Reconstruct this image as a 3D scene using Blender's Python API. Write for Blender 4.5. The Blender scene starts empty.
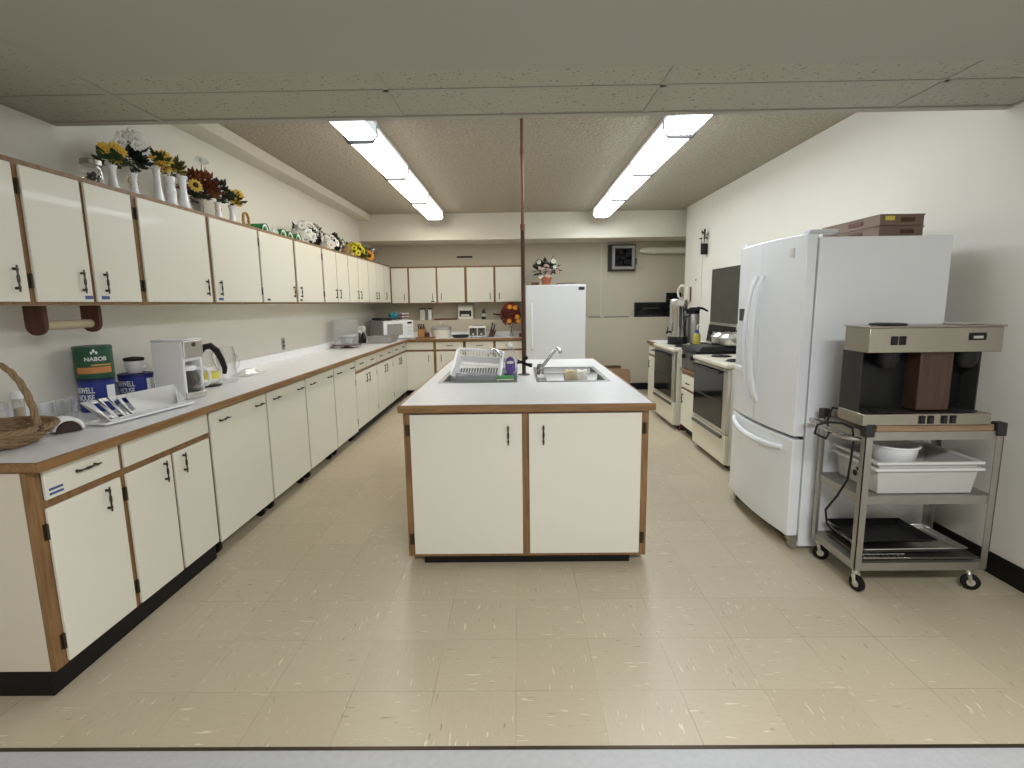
import bpy, bmesh, math, random
from mathutils import Vector, Matrix
random.seed(7)
PI = math.pi
SC = bpy.context.scene
COL = SC.collection
V = Vector

# ------------------------------------------------------------------ materials
MATS = {}
def nmat(name):
    m = bpy.data.materials.new(name); m.use_nodes = True
    nt = m.node_tree; b = nt.nodes['Principled BSDF']
    MATS[name] = m
    return m, nt, b
def N(nt, t, **k):
    n = nt.nodes.new(t)
    for a, v in k.items():
        if a in n.inputs: n.inputs[a].default_value = v
        else: setattr(n, a, v)
    return n
def plain(name, col, rough=.5, metal=0., var=.06, scale=8., bump=0., bscale=60., coat=0., trans=0., ior=1.45, alpha=1.):
    m, nt, b = nmat(name)
    tc = N(nt, 'ShaderNodeTexCoord')
    no = N(nt, 'ShaderNodeTexNoise', Scale=scale, Detail=4.)
    nt.links.new(tc.outputs['Object'], no.inputs['Vector'])
    mr = N(nt, 'ShaderNodeMapRange'); mr.inputs['To Min'].default_value = 1-var; mr.inputs['To Max'].default_value = 1+var
    nt.links.new(no.outputs['Fac'], mr.inputs['Value'])
    mx = N(nt, 'ShaderNodeMix', data_type='RGBA', blend_type='MULTIPLY')
    mx.inputs['Factor'].default_value = 1.
    mx.inputs[6].default_value = (*col, 1)
    nt.links.new(mr.outputs[0], mx.inputs[7])
    nt.links.new(mx.outputs[2], b.inputs['Base Color'])
    b.inputs['Roughness'].default_value = rough; b.inputs['Metallic'].default_value = metal
    b.inputs['Coat Weight'].default_value = coat
    b.inputs['Transmission Weight'].default_value = trans; b.inputs['IOR'].default_value = ior
    b.inputs['Alpha'].default_value = alpha
    if bump:
        n2 = N(nt, 'ShaderNodeTexNoise', Scale=bscale, Detail=3.)
        nt.links.new(tc.outputs['Object'], n2.inputs['Vector'])
        bp = N(nt, 'ShaderNodeBump', Strength=bump, Distance=.004)
        nt.links.new(n2.outputs['Fac'], bp.inputs['Height'])
        nt.links.new(bp.outputs[0], b.inputs['Normal'])
    return m
def wood(name, c0, c1, axis=2, scale=9., rough=.45):
    m, nt, b = nmat(name)
    tc = N(nt, 'ShaderNodeTexCoord'); mp = N(nt, 'ShaderNodeMapping')
    s = [scale*4]*3; s[axis] = scale*.28
    mp.inputs['Scale'].default_value = s
    nt.links.new(tc.outputs['Object'], mp.inputs['Vector'])
    no = N(nt, 'ShaderNodeTexNoise', Scale=1.6, Detail=6., Roughness=.65, Distortion=.7)
    nt.links.new(mp.outputs[0], no.inputs['Vector'])
    cr = N(nt, 'ShaderNodeValToRGB'); cr.color_ramp.elements[0].color = (*c0, 1); cr.color_ramp.elements[1].color = (*c1, 1)
    cr.color_ramp.elements[0].position = .3; cr.color_ramp.elements[1].position = .68
    nt.links.new(no.outputs['Fac'], cr.inputs[0]); nt.links.new(cr.outputs[0], b.inputs['Base Color'])
    b.inputs['Roughness'].default_value = rough
    return m
def brushed(name, col, axis=0, rough=.32):
    m, nt, b = nmat(name)
    tc = N(nt, 'ShaderNodeTexCoord'); mp = N(nt, 'ShaderNodeMapping')
    s = [160.]*3; s[axis] = 2.
    mp.inputs['Scale'].default_value = s
    nt.links.new(tc.outputs['Object'], mp.inputs['Vector'])
    no = N(nt, 'ShaderNodeTexNoise', Scale=1., Detail=3.)
    nt.links.new(mp.outputs[0], no.inputs['Vector'])
    mr = N(nt, 'ShaderNodeMapRange'); mr.inputs['To Min'].default_value = rough-.08; mr.inputs['To Max'].default_value = rough+.12
    nt.links.new(no.outputs['Fac'], mr.inputs['Value']); nt.links.new(mr.outputs[0], b.inputs['Roughness'])
    b.inputs['Base Color'].default_value = (*col, 1); b.inputs['Metallic'].default_value = 1.
    return m
def glow(name, col, strength):
    m, nt, b = nmat(name)
    tc = N(nt, 'ShaderNodeTexCoord'); no = N(nt, 'ShaderNodeTexNoise', Scale=3.)
    nt.links.new(tc.outputs['Object'], no.inputs['Vector'])
    mr = N(nt, 'ShaderNodeMapRange'); mr.inputs['To Min'].default_value = strength*.96; mr.inputs['To Max'].default_value = strength*1.04
    nt.links.new(no.outputs['Fac'], mr.inputs['Value'])
    b.inputs['Base Color'].default_value = (.8, .8, .8, 1)
    b.inputs['Emission Color'].default_value = (*col, 1)
    nt.links.new(mr.outputs[0], b.inputs['Emission Strength'])
    return m
def glass(name, col=(1, 1, 1), rough=.02, mixf=.72, haze=.05):
    # thin clear ware: mostly straight-through with a fresnel gloss
    m = bpy.data.materials.new(name); m.use_nodes = True; MATS[name] = m
    nt = m.node_tree; nt.nodes.clear()
    out = N(nt, 'ShaderNodeOutputMaterial'); tr = N(nt, 'ShaderNodeBsdfTransparent'); gl = N(nt, 'ShaderNodeBsdfGlossy', Roughness=rough)
    tr.inputs['Color'].default_value = (*col, 1)
    fr = N(nt, 'ShaderNodeLayerWeight', Blend=.35); mx = N(nt, 'ShaderNodeMixShader')
    no = N(nt, 'ShaderNodeTexNoise', Scale=20.)
    ma = N(nt, 'ShaderNodeMath', operation='MULTIPLY'); ma.inputs[1].default_value = mixf
    nt.links.new(fr.outputs['Facing'], ma.inputs[0])
    nt.links.new(ma.outputs[0], mx.inputs[0]); nt.links.new(tr.outputs[0], mx.inputs[1]); nt.links.new(gl.outputs[0], mx.inputs[2])
    df = N(nt, 'ShaderNodeBsdfDiffuse'); df.inputs['Color'].default_value = (.8, .8, .8, 1); m2 = N(nt, 'ShaderNodeMixShader'); m2.inputs[0].default_value = haze
    nt.links.new(mx.outputs[0], m2.inputs[1]); nt.links.new(df.outputs[0], m2.inputs[2]); nt.links.new(m2.outputs[0], out.inputs[0])
    return m

def floor_material():
    m, nt, b = nmat('vinyl_tile'); L = nt.links.new
    T = .3048
    tc = N(nt, 'ShaderNodeTexCoord'); mp = N(nt, 'ShaderNodeMapping', vector_type='POINT')
    mp.inputs['Location'].default_value = (1.23979/T, -1.76239/T, 0); mp.inputs['Scale'].default_value = (1/T, 1/T, 1)
    L(tc.outputs['Object'], mp.inputs[0])
    sp = N(nt, 'ShaderNodeSeparateXYZ'); L(mp.outputs[0], sp.inputs[0])
    def math_(op, a, bb=None, c=None):
        n = N(nt, 'ShaderNodeMath', operation=op)
        for i, q in enumerate((a, bb, c)):
            if q is None: continue
            if isinstance(q, (int, float)): n.inputs[i].default_value = q
            else: L(q, n.inputs[i])
        return n.outputs[0]
    fx, fy = math_('FLOOR', sp.outputs[0]), math_('FLOOR', sp.outputs[1])
    ux, uy = math_('FRACT', sp.outputs[0]), math_('FRACT', sp.outputs[1])
    par = math_('FRACT', math_('MULTIPLY', math_('ADD', fx, fy), .5))          # 0 or .5
    par = math_('GREATER_THAN', par, .25)
    cmb = N(nt, 'ShaderNodeCombineXYZ'); L(fx, cmb.inputs[0]); L(fy, cmb.inputs[1])
    wn = N(nt, 'ShaderNodeTexWhiteNoise', noise_dimensions='3D'); L(cmb.outputs[0], wn.inputs[0])
    # streaks run one way or the other on alternating tiles
    def streak(sx, sy, off):
        c = N(nt, 'ShaderNodeCombineXYZ')
        L(math_('MULTIPLY', sp.outputs[0], sx), c.inputs[0]); L(math_('MULTIPLY', sp.outputs[1], sy), c.inputs[1])
        L(math_('ADD', math_('MULTIPLY', wn.outputs[0], 40.), off), c.inputs[2])
        n = N(nt, 'ShaderNodeTexNoise', Scale=1., Detail=1.5, Roughness=.5); L(c.outputs[0], n.inputs[0])
        return n.outputs[0]
    def pick(off, k=1.):
        a, c = streak(30*k, 4.2*k, off), streak(4.2*k, 30*k, off)
        mx = N(nt, 'ShaderNodeMix', data_type='FLOAT'); L(par, mx.inputs[0]); L(a, mx.inputs[2]); L(c, mx.inputs[3])
        return mx.outputs[0]
    lightm = N(nt, 'ShaderNodeMapRange'); lightm.inputs[1].default_value = .685; lightm.inputs[2].default_value = .73; L(pick(0.), lightm.inputs[0])
    darkm = N(nt, 'ShaderNodeMapRange'); darkm.inputs[1].default_value = .71; darkm.inputs[2].default_value = .76; L(pick(100.), darkm.inputs[0])
    fine = pick(200., 1.6)
    base = N(nt, 'ShaderNodeMix', data_type='RGBA'); base.inputs[6].default_value = FLOOR_A; base.inputs[7].default_value = FLOOR_B
    L(math_('MULTIPLY_ADD', wn.outputs[0], .45, math_('MULTIPLY', fine, .55)), base.inputs[0])
    m1 = N(nt, 'ShaderNodeMix', data_type='RGBA'); L(math_('MULTIPLY', lightm.outputs[0], .75), m1.inputs[0]); L(base.outputs[2], m1.inputs[6]); m1.inputs[7].default_value = (.74, .68, .52, 1)
    m2 = N(nt, 'ShaderNodeMix', data_type='RGBA'); L(math_('MULTIPLY', darkm.outputs[0], .6), m2.inputs[0]); L(m1.outputs[2], m2.inputs[6]); m2.inputs[7].default_value = (.16, .13, .085, 1)
    # seams, crisp in places and worn away in others
    ns = N(nt, 'ShaderNodeTexNoise', Scale=2.2, Detail=2.); L(tc.outputs['Object'], ns.inputs[0])
    mrs = N(nt, 'ShaderNodeMapRange'); mrs.inputs[1].default_value = .42; mrs.inputs[2].default_value = .66; mrs.inputs[3].default_value = .08; mrs.inputs[4].default_value = .62; L(ns.outputs[0], mrs.inputs[0]); fine2 = mrs.outputs[0]
    ex = math_('MINIMUM', ux, math_('SUBTRACT', 1., ux)); ey = math_('MINIMUM', uy, math_('SUBTRACT', 1., uy))
    seam = math_('LESS_THAN', math_('MINIMUM', ex, ey), .005)
    m3 = N(nt, 'ShaderNodeMix', data_type='RGBA'); L(math_('MULTIPLY', math_('MULTIPLY', seam, fine2), 1.0), m3.inputs[0]); L(m2.outputs[2], m3.inputs[6]); m3.inputs[7].default_value = (.17, .135, .085, 1)
    L(m3.outputs[2], b.inputs['Base Color'])
    big = N(nt, 'ShaderNodeTexNoise', Scale=1.4, Detail=3.); L(tc.outputs['Object'], big.inputs[0])
    rr = N(nt, 'ShaderNodeMapRange'); rr.inputs['To Min'].default_value = .26; rr.inputs['To Max'].default_value = .46; L(big.outputs[0], rr.inputs[0]); L(rr.outputs[0], b.inputs['Roughness'])
    n2 = N(nt, 'ShaderNodeTexNoise', Scale=9., Detail=2.); L(tc.outputs['Object'], n2.inputs[0])
    bp = N(nt, 'ShaderNodeBump', Strength=.12, Distance=.01); L(n2.outputs[0], bp.inputs['Height']); L(bp.outputs[0], b.inputs['Normal'])
    return m
FLOOR_A = (.44, .375, .262, 1); FLOOR_B = (.54, .465, .342, 1)
floor_material()

def popcorn():
    m, nt, b = nmat('popcorn_plaster'); L = nt.links.new
    tc = N(nt, 'ShaderNodeTexCoord')
    n = N(nt, 'ShaderNodeTexNoise', Scale=42., Detail=4., Roughness=.6); L(tc.outputs['Object'], n.inputs[0])
    cr = N(nt, 'ShaderNodeValToRGB'); cr.color_ramp.elements[0].color = (.33, .29, .225, 1); cr.color_ramp.elements[1].color = (.48, .43, .345, 1)
    cr.color_ramp.elements[0].position = .35; cr.color_ramp.elements[1].position = .65
    L(n.outputs[0], cr.inputs[0]); L(cr.outputs[0], b.inputs['Base Color'])
    bp = N(nt, 'ShaderNodeBump', Strength=.9, Distance=.012); L(n.outputs[0], bp.inputs['Height']); L(bp.outputs[0], b.inputs['Normal'])
    b.inputs['Roughness'].default_value = .9
popcorn()
def acoustic():
    m, nt, b = nmat('acoustic_tile'); L = nt.links.new
    tc = N(nt, 'ShaderNodeTexCoord')
    n = N(nt, 'ShaderNodeTexNoise', Scale=70., Detail=2., Roughness=.5, Distortion=.4); L(tc.outputs['Object'], n.inputs[0])
    cr = N(nt, 'ShaderNodeValToRGB'); cr.color_ramp.elements[0].color = (.20, .18, .145, 1); cr.color_ramp.elements[1].color = (.43, .40, .33, 1)
    cr.color_ramp.elements[0].position = .31; cr.color_ramp.elements[1].position = .37
    L(n.outputs[0], cr.inputs[0]); L(cr.outputs[0], b.inputs['Base Color'])
    bp = N(nt, 'ShaderNodeBump', Strength=.4, Distance=.004); L(cr.outputs[0], bp.inputs['Height']); L(bp.outputs[0], b.inputs['Normal'])
    b.inputs['Roughness'].default_value = .95
acoustic()

plain('wall_paint', (.74, .71, .63), .55, var=.03, scale=1.5, bump=.15, bscale=120)
plain('wall_board', (.58, .52, .41), .5, var=.04, scale=1.5)
plain('beam_paint', (.72, .68, .59), .6, var=.05, scale=14, bump=.4, bscale=70)
plain('smooth_paint', (.40, .372, .316), .75, var=.03, scale=1.2)
plain('hall_floor', (.45, .45, .46), .45, var=.12, scale=45)
plain('black_rubber', (.009, .008, .0075), .55, ior=1.3)
plain('cream', (.78, .755, .655), .32, var=.02, scale=3, coat=.1)
plain('cream_panel', (.68, .62, .49), .4, var=.03, scale=3)
plain('laminate', (.87, .87, .88), .28, var=.10, scale=26, coat=.15)
wood('oak', (.15, .075, .027), (.33, .178, .062), 1)
wood('oak_x', (.15, .075, .027), (.33, .178, .062), 0)
wood('oak_z', (.15, .075, .03), (.31, .17, .065), 2)
wood('walnut', (.032, .016, .010), (.085, .042, .024), 2)
wood('dark_stain', (.045, .013, .006), (.10, .03, .014), 2)
wood('board_wood', (.15, .085, .045), (.36, .235, .135), 0)
wood('block_wood', (.32, .15, .05), (.52, .28, .11), 2)
plain('kraft', (.34, .215, .125), .75, var=.1)
plain('tray_brown', (.19, .125, .09), .6, var=.08)
plain('bronze', (.055, .045, .035), .38, metal=.7)
plain('hinge_metal', (.075, .055, .035), .4, metal=.7)
plain('black', (.008, .008, .009), .4, ior=1.35)
plain('black_gloss', (.008, .008, .009), .08, coat=.5)
plain('charcoal', (.03, .029, .028), .5, ior=1.35)
plain('white_app', (.84, .86, .89), .25, var=.015, coat=.3)
plain('white_grey', (.62, .64, .67), .4, var=.02)
plain('white_plastic', (.86, .86, .86), .35, var=.02)
plain('tub_plastic', (.50, .49, .465), .4, var=.03)
plain('tub_rim', (.66, .66, .64), .35); plain('freezer_white', (.72, .74, .77), .25, var=.015, coat=.3)
plain('off_white', (.78, .75, .66), .35, var=.02)
plain('bisque', (.74, .70, .58), .3, var=.02, coat=.2)
plain('milk_glass', (.86, .86, .87), .15, var=.01, coat=.4)
brushed('sink_steel', (.31, .31, .305), 0, .33); brushed('steel_x', (.40, .375, .33), 0); brushed('steel_y', (.66, .64, .60), 1); brushed('steel_z', (.64, .62, .58), 2)
plain('chrome', (.50, .50, .50), .2, metal=1.); plain('alu', (.70, .69, .66), .3, metal=1., var=.08)
plain('polished', (.62, .62, .62), .16, metal=1.); plain('cart_steel', (.40, .385, .35), .42, metal=.85, var=.12, scale=20)
plain('fan_grey', (.30, .29, .28), .4, metal=.5); plain('sheet_metal', (.14, .133, .12), .34, metal=.8, var=.25, scale=9)
plain('copper_pipe', (.22, .10, .06), .38, metal=.45, var=.2, scale=5)
glass('clear_glass'); glass('clear_plastic', (.93, .94, .96), .12, .55, .13); glass('smoked', (.55, .53, .50), .05, .8)
plain('blue', (.018, .035, .23), .35); plain('navy', (.012, .02, .12), .4); plain('can_green', (.018, .085, .04), .35); plain('can_orange', (.55, .22, .07), .45)
plain('label_white', (.8, .8, .8), .5); plain('sticker_blue', (.06, .10, .28), .5)
plain('wicker', (.26, .17, .09), .7, var=.35, scale=60, bump=.5, bscale=90)
plain('gold_wicker', (.50, .30, .08), .6, var=.3, scale=60)
plain('leaf', (.035, .075, .022), .55, var=.35, scale=30); plain('leaf_dark', (.022, .030, .018), .6, var=.3, scale=30); plain('leaf_olive', (.12, .11, .03), .6, var=.3)
plain('petal_white', (.88, .87, .82), .6); plain('petal_grey', (.62, .61, .58), .65, var=.15); plain('petal_yellow', (.80, .55, .09), .6); plain('petal_gold', (.42, .31, .05), .6); plain('petal_bright', (.80, .72, .05), .6)
plain('petal_orange', (.85, .38, .04), .6); plain('petal_red', (.17, .02, .014), .6, var=.3); plain('petal_pink', (.72, .52, .44), .6); plain('leaf_rust', (.20, .055, .015), .6, var=.4, scale=20)
plain('flower_brown', (.06, .03, .012), .8)
plain('hat_green', (.02, .20, .05), .25, coat=.4)
plain('terracotta', (.42, .14, .07), .7)
plain('coffee', (.02, .012, .008), .9, bump=.6, bscale=200)
plain('soap_purple', (.02, .02, .12), .2, coat=.4); plain('soap_label', (.09, .045, .24), .4)
plain('soap_yellow', (.42, .36, .06), .2, coat=.4); plain('sponge_green', (.10, .34, .12), .9, bump=.8, bscale=300); plain('sponge_cream', (.72, .78, .58), .9)
plain('cloth_grey', (.30, .31, .32), .8, bump=.4, bscale=40); plain('basket_white', (.93, .93, .94), .4, var=.01); plain('cloth_white', (.76, .73, .66), .9, bump=.5, bscale=40); plain('cloth_beige', (.55, .45, .30), .9, bump=.4, bscale=60)
plain('teal', (.02, .22, .27), .5, var=.3, scale=20); plain('grey_box', (.30, .285, .26), .5); plain('grey_pan', (.36, .35, .33), .4, metal=.3)
plain('foil', (.82, .82, .82), .25, metal=.3, bump=1., bscale=30)
plain('red_brown', (.12, .02, .015), .4); plain('mesh_brown', (.05, .03, .02), .8, bump=1., bscale=150)
plain('straw', (.50, .42, .28), .8)
plain('window_glass', (.008, .007, .006), .08, ior=1.33)
plain('yellow_tape', (.70, .60, .10), .5)
glow('lamp_lens', (.88, .95, 1.0), 18.0); glow('lamp_side', (.88, .95, 1.0), 1.2)
glow('lamp_lens_warm', (1., .95, .85), 13.0); glow('lamp_side_warm', (1., .95, .85), 1.1)

glow('lamp_lens_dim', (.82, .92, 1.0), 5.5); glow('lamp_side_dim', (.80, .90, 1.0), .5)
glow('lamp_lens_cool', (.84, .93, 1.0), 15.0); glow('lamp_side_cool', (.80, .90, 1.0), 1.)

# ------------------------------------------------------------------ mesh builder
class MB:
    def __init__(s): s.v = []; s.f = []; s.m = []; s.cur = 0
    def add(s, vs, fs):
        o = len(s.v); s.v += [tuple(p) for p in vs]
        s.f += [tuple(i+o for i in f) for f in fs]; s.m += [s.cur]*len(fs)
        return s
    def slot(s, i): s.cur = i; return s
    def box(s, x0, x1, y0, y1, z0, z1):
        x0, x1 = sorted((x0, x1)); y0, y1 = sorted((y0, y1)); z0, z1 = sorted((z0, z1))
        return s.add([(x0,y0,z0),(x1,y0,z0),(x1,y1,z0),(x0,y1,z0),(x0,y0,z1),(x1,y0,z1),(x1,y1,z1),(x0,y1,z1)],
                     [(0,3,2,1),(4,5,6,7),(0,1,5,4),(1,2,6,5),(2,3,7,6),(3,0,4,7)])
    def hexa(s, b, t):           # bottom quad, top quad (both ccw from above)
        return s.add(list(b)+list(t), [(3,2,1,0),(4,5,6,7),(0,1,5,4),(1,2,6,5),(2,3,7,6),(3,0,4,7)])
    def prism(s, poly, axis, a0, a1):
        n = len(poly)
        def P(q, a):
            q = list(q); q.insert(axis, a); return q
        vs = [P(q, a0) for q in poly]+[P(q, a1) for q in poly]
        return s.add(vs, [tuple(range(n))[::-1], tuple(range(n, 2*n))]+[(i, (i+1) % n, n+(i+1) % n, n+i) for i in range(n)])
    def lathe(s, prof, c=(0, 0, 0), n=20, axis=2, a0=0., a1=2*PI):
        full = abs(a1-a0-2*PI) < 1e-6; k = n if full else n+1
        vs = []
        for r, z in prof:
            for i in range(k):
                a = a0+(a1-a0)*i/n; p = [r*math.cos(a), r*math.sin(a), z]
                if axis == 0: p = [p[2], p[0], p[1]]
                if axis == 1: p = [p[0], p[2], p[1]]
                vs.append((p[0]+c[0], p[1]+c[1], p[2]+c[2]))
        fs = []
        for j in range(len(prof)-1):
            for i in range(n if full else n):
                i2 = (i+1) % k
                fs.append((j*k+i, j*k+i2, (j+1)*k+i2, (j+1)*k+i))
        if full:
            if prof[0][0] > 1e-6: fs.append(tuple(range(k))[::-1])
            if prof[-1][0] > 1e-6: fs.append(tuple((len(prof)-1)*k+i for i in range(k)))
        return s.add(vs, fs)
    def tube(s, pts, r, n=8, closed=False):
        pts = [V(p) for p in pts]; m = len(pts); rs = r if isinstance(r, (list, tuple)) else [r]*m
        vs = []; up = None
        for i, p in enumerate(pts):
            a = pts[i-1] if (i > 0 or closed) else p; b = pts[(i+1) % m] if (i < m-1 or closed) else p
            t = (b-a).normalized() if (b-a).length > 1e-9 else V((0, 0, 1))
            if up is None: up = t.orthogonal().normalized()
            up = up-t*up.dot(t)
            up = up.normalized() if up.length > 1e-6 else t.orthogonal().normalized()
            sd = t.cross(up)
            for k in range(n):
                an = 2*PI*k/n; vs.append(p+(up*math.cos(an)+sd*math.sin(an))*rs[i])
        fs = []
        for i in range(m if closed else m-1):
            j = (i+1) % m
            for k in range(n): fs.append((i*n+k, i*n+(k+1) % n, j*n+(k+1) % n, j*n+k))
        if not closed: fs += [tuple(range(n))[::-1], tuple((m-1)*n+k for k in range(n))]
        return s.add(vs, fs)
    def cyl(s, p0, p1, r, n=12): return s.tube([p0, p1], r, n)
    def ball(s, c, r, n=12):
        r = r if isinstance(r, (tuple, list)) else (r, r, r)
        m = max(4, n//2); vs = []; fs = []
        for j in range(m+1):
            th = PI*j/m
            for i in range(n):
                a = 2*PI*i/n
                vs.append((c[0]+r[0]*math.sin(th)*math.cos(a), c[1]+r[1]*math.sin(th)*math.sin(a), c[2]-r[2]*math.cos(th)))
        for j in range(m):
            for i in range(n): fs.append((j*n+i, j*n+(i+1) % n, (j+1)*n+(i+1) % n, (j+1)*n+i))
        return s.add(vs, fs)
    def xf(s, M):
        s.v = [tuple(M @ V(p)) for p in s.v]; return s
    def build(s, name, mats, parent=None, bevel=0., seg=2, angle=35, solid=0., label=None, kind=None, shift=True):
        me = bpy.data.meshes.new(name)
        off = ORG.get(parent, V((0, 0, 0))) if shift else V((0, 0, 0))
        me.from_pydata([tuple(V(p)-off) for p in s.v], [], s.f)
        if not isinstance(mats, (list, tuple)): mats = [mats]
        for q in mats: me.materials.append(MATS[q])
        me.polygons.foreach_set('material_index', s.m)
        bm = bmesh.new(); bm.from_mesh(me)
        bmesh.ops.remove_doubles(bm, verts=bm.verts, dist=1e-6)
        bmesh.ops.recalc_face_normals(bm, faces=bm.faces); bm.to_mesh(me); bm.free()
        if angle:
            me.polygons.foreach_set('use_smooth', [True]*len(me.polygons))
            me.set_sharp_from_angle(angle=math.radians(angle))
        me.update()
        o = bpy.data.objects.new(name, me); COL.objects.link(o)
        if solid:
            sm = o.modifiers.new('thick', 'SOLIDIFY'); sm.thickness = solid; sm.offset = 0
        if bevel:
            bv = o.modifiers.new('edge', 'BEVEL'); bv.width = bevel; bv.segments = seg; bv.limit_method = 'ANGLE'; bv.angle_limit = math.radians(40)
        if parent is not None:
            o.parent = parent; ORG[o] = off
        if label: o['label'] = label
        if kind: o['kind'] = kind
        return o
ORG = {}
def thing(name, label, cat, loc=(0, 0, 0), group=None, rotz=0.):
    o = bpy.data.objects.new(name, None); COL.objects.link(o); o.empty_display_size = .05
    o.location = loc; o.rotation_euler = (0, 0, rotz); o['label'] = label; o['category'] = cat
    if group: o['group'] = group
    ORG[o] = V(loc) if rotz == 0 else V((0, 0, 0))      # rotated things are built in local coordinates
    return o
def tag(o, label, cat, group=None):
    o['label'] = label; o['category'] = cat
    if group: o['group'] = group
    return o
def struct(o): o['kind'] = 'structure'; return o
def dup(root, loc, rotz=None, label=None, group=None):
    r = root.copy(); COL.objects.link(r); r.location = loc
    if rotz is not None: r.rotation_euler = (0, 0, rotz)
    if label: r['label'] = label
    if group: r['group'] = group
    for ch in list(root.children):
        c = ch.copy(); COL.objects.link(c); c.parent = r
        for g in list(ch.children):
            d = g.copy(); COL.objects.link(d); d.parent = c
    return r
def text_mb(mb, s, size, fn):
    """letters of s as a mesh, every vertex sent through fn(u, v, w)"""
    cu = bpy.data.curves.new('lettering', 'FONT'); cu.body = s; cu.size = size; cu.align_x = 'CENTER'; cu.extrude = .0004; cu.offset = size*.018
    ob = bpy.data.objects.new('lettering', cu); COL.objects.link(ob)
    bpy.context.view_layer.update()
    me = bpy.data.meshes.new_from_object(ob.evaluated_get(bpy.context.evaluated_depsgraph_get()))
    mb.add([fn(*v.co) for v in me.vertices], [tuple(p.vertices) for p in me.polygons])
    bpy.data.objects.remove(ob); bpy.data.curves.remove(cu); bpy.data.meshes.remove(me)
    return mb
def slab_holes(mb, xs, ys, holes, z0, z1):
    nx, ny = len(xs)-1, len(ys)-1
    on = lambda i, j: 0 <= i < nx and 0 <= j < ny and (i, j) not in holes
    for i in range(nx):
        for j in range(ny):
            if not on(i, j): continue
            a, b, c, d = xs[i], xs[i+1], ys[j], ys[j+1]
            mb.add([(a,c,z1),(b,c,z1),(b,d,z1),(a,d,z1)], [(0,1,2,3)]); mb.add([(a,c,z0),(b,c,z0),(b,d,z0),(a,d,z0)], [(3,2,1,0)])
            if not on(i-1, j): mb.add([(a,c,z0),(a,d,z0),(a,d,z1),(a,c,z1)], [(3,2,1,0)])
            if not on(i+1, j): mb.add([(b,c,z0),(b,d,z0),(b,d,z1),(b,c,z1)], [(0,1,2,3)])
            if not on(i, j-1): mb.add([(a,c,z0),(b,c,z0),(b,c,z1),(a,c,z1)], [(0,1,2,3)])
            if not on(i, j+1): mb.add([(a,d,z0),(b,d,z0),(b,d,z1),(a,d,z1)], [(3,2,1,0)])
    return mb

# ------------------------------------------------------------------ the setting
CEIL = 2.74; XL = -2.335; XR = 2.45; DROP = 2.353
struct(MB().box(-2.5, 3.1, 1.512, 8.95, -.08, 0).build('floor', 'vinyl_tile'))
struct(MB().box(-2.5, 3.1, -3.1, 1.50, -.08, .001).build('floor', 'hall_floor'))
struct(MB().box(-2.5, 2.6, 1.50, 1.512, -.08, .004).build('trim_1', 'hinge_metal'))
struct(MB().box(-2.5, XL, -3.1, 8.95, 0, 2.9).build('wall_left', 'wall_paint'))
struct(MB().box(XR, XR+.12, -3.1, 7.86, 0, 2.9).build('wall_right', 'wall_paint'))
struct(MB().box(2.95, 3.05, 7.60, 8.95, 0, 2.9).build('wall_recess', 'wall_board'))
struct(MB().box(XR+.12, 3.05, 7.50, 7.60, 0, 2.9).build('wall_return', 'wall_board'))
b = MB().box(XL, 2.95, 8.70, 8.95, 0, 2.9)
struct(b.build('wall_back', 'wall_board'))
struct(MB().box(XL, 2.95, 8.50, 8.70, 0, 1.165).build('wall_back_lower', 'wall_board'))
struct(MB().box(-2.5, 2.6, -3.2, -3.1, 0, 2.9).build('wall_hall', 'wall_paint'))
struct(MB().box(-2.5, 3.05, 2.82, 8.95, CEIL, CEIL+.1).build('ceiling', 'popcorn_plaster'))
b = MB().box(-2.5, 2.6, 1.7, 2.80, DROP, DROP+.03)
struct(b.build('ceiling', 'acoustic_tile'))
struct(MB().box(-2.5, 2.6, 2.80, 2.828, DROP, 2.9).build('wall_bulkhead', 'beam_paint'))
b = MB().box(-1.77, 2.5, -3.1, 2.27, DROP-.006, DROP-.001).box(-2.5, -1.77, -3.1, 1.71, DROP-.006, DROP-.001)
struct(b.build('ceiling', 'smooth_paint'))
# T-bars of the dropped ceiling and its edge trim
b = MB()
for x in (-.563, .645, 1.87): b.box(x-.012, x+.012, 2.27, 2.785, DROP-.004, DROP-.0005)
b.box(-1.782, -1.758, 1.71, 2.785, DROP-.007, DROP-.0005)
b.box(XL, XR, 2.458, 2.480, DROP-.004, DROP-.0005)
b.box(XL, XR, 2.785, 2.832, DROP-.008, DROP-.0008)
b.box(XL, XL+.02, 1.72, 2.785, DROP-.006, DROP-.001); b.box(XR-.02, XR, 2.28, 2.785, DROP-.006, DROP-.001)
struct(b.build('trim_2', 'smooth_paint'))
struct(MB().box(XL, -2.155, 2.829, 8.06, 2.652, CEIL).build('trim_3', 'beam_paint'))           # low boxed duct along the left wall
struct(MB().box(XL, 2.95, 8.06, 8.70, 2.36, CEIL).build('trim_4', 'beam_paint'))             # deep beam across the back
struct(MB().box(XR-.014, XR, -3.1, 7.86, .001, .115).build('baseboard_right', 'black_rubber', bevel=.004))
struct(MB().box(.10, 2.95, 8.486, 8.50, .001, .11).build('baseboard_back', 'black_rubber', bevel=.004))
struct(MB().box(1.363, 1.369, 8.694, 8.70, 1.165, 2.36).build('trim_5', 'off_white'))        # seam between the wall boards
struct(MB().box(1.373, 2.95, 8.494, 8.52, 1.160, 1.169).build('trim_6', 'off_white'))

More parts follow.
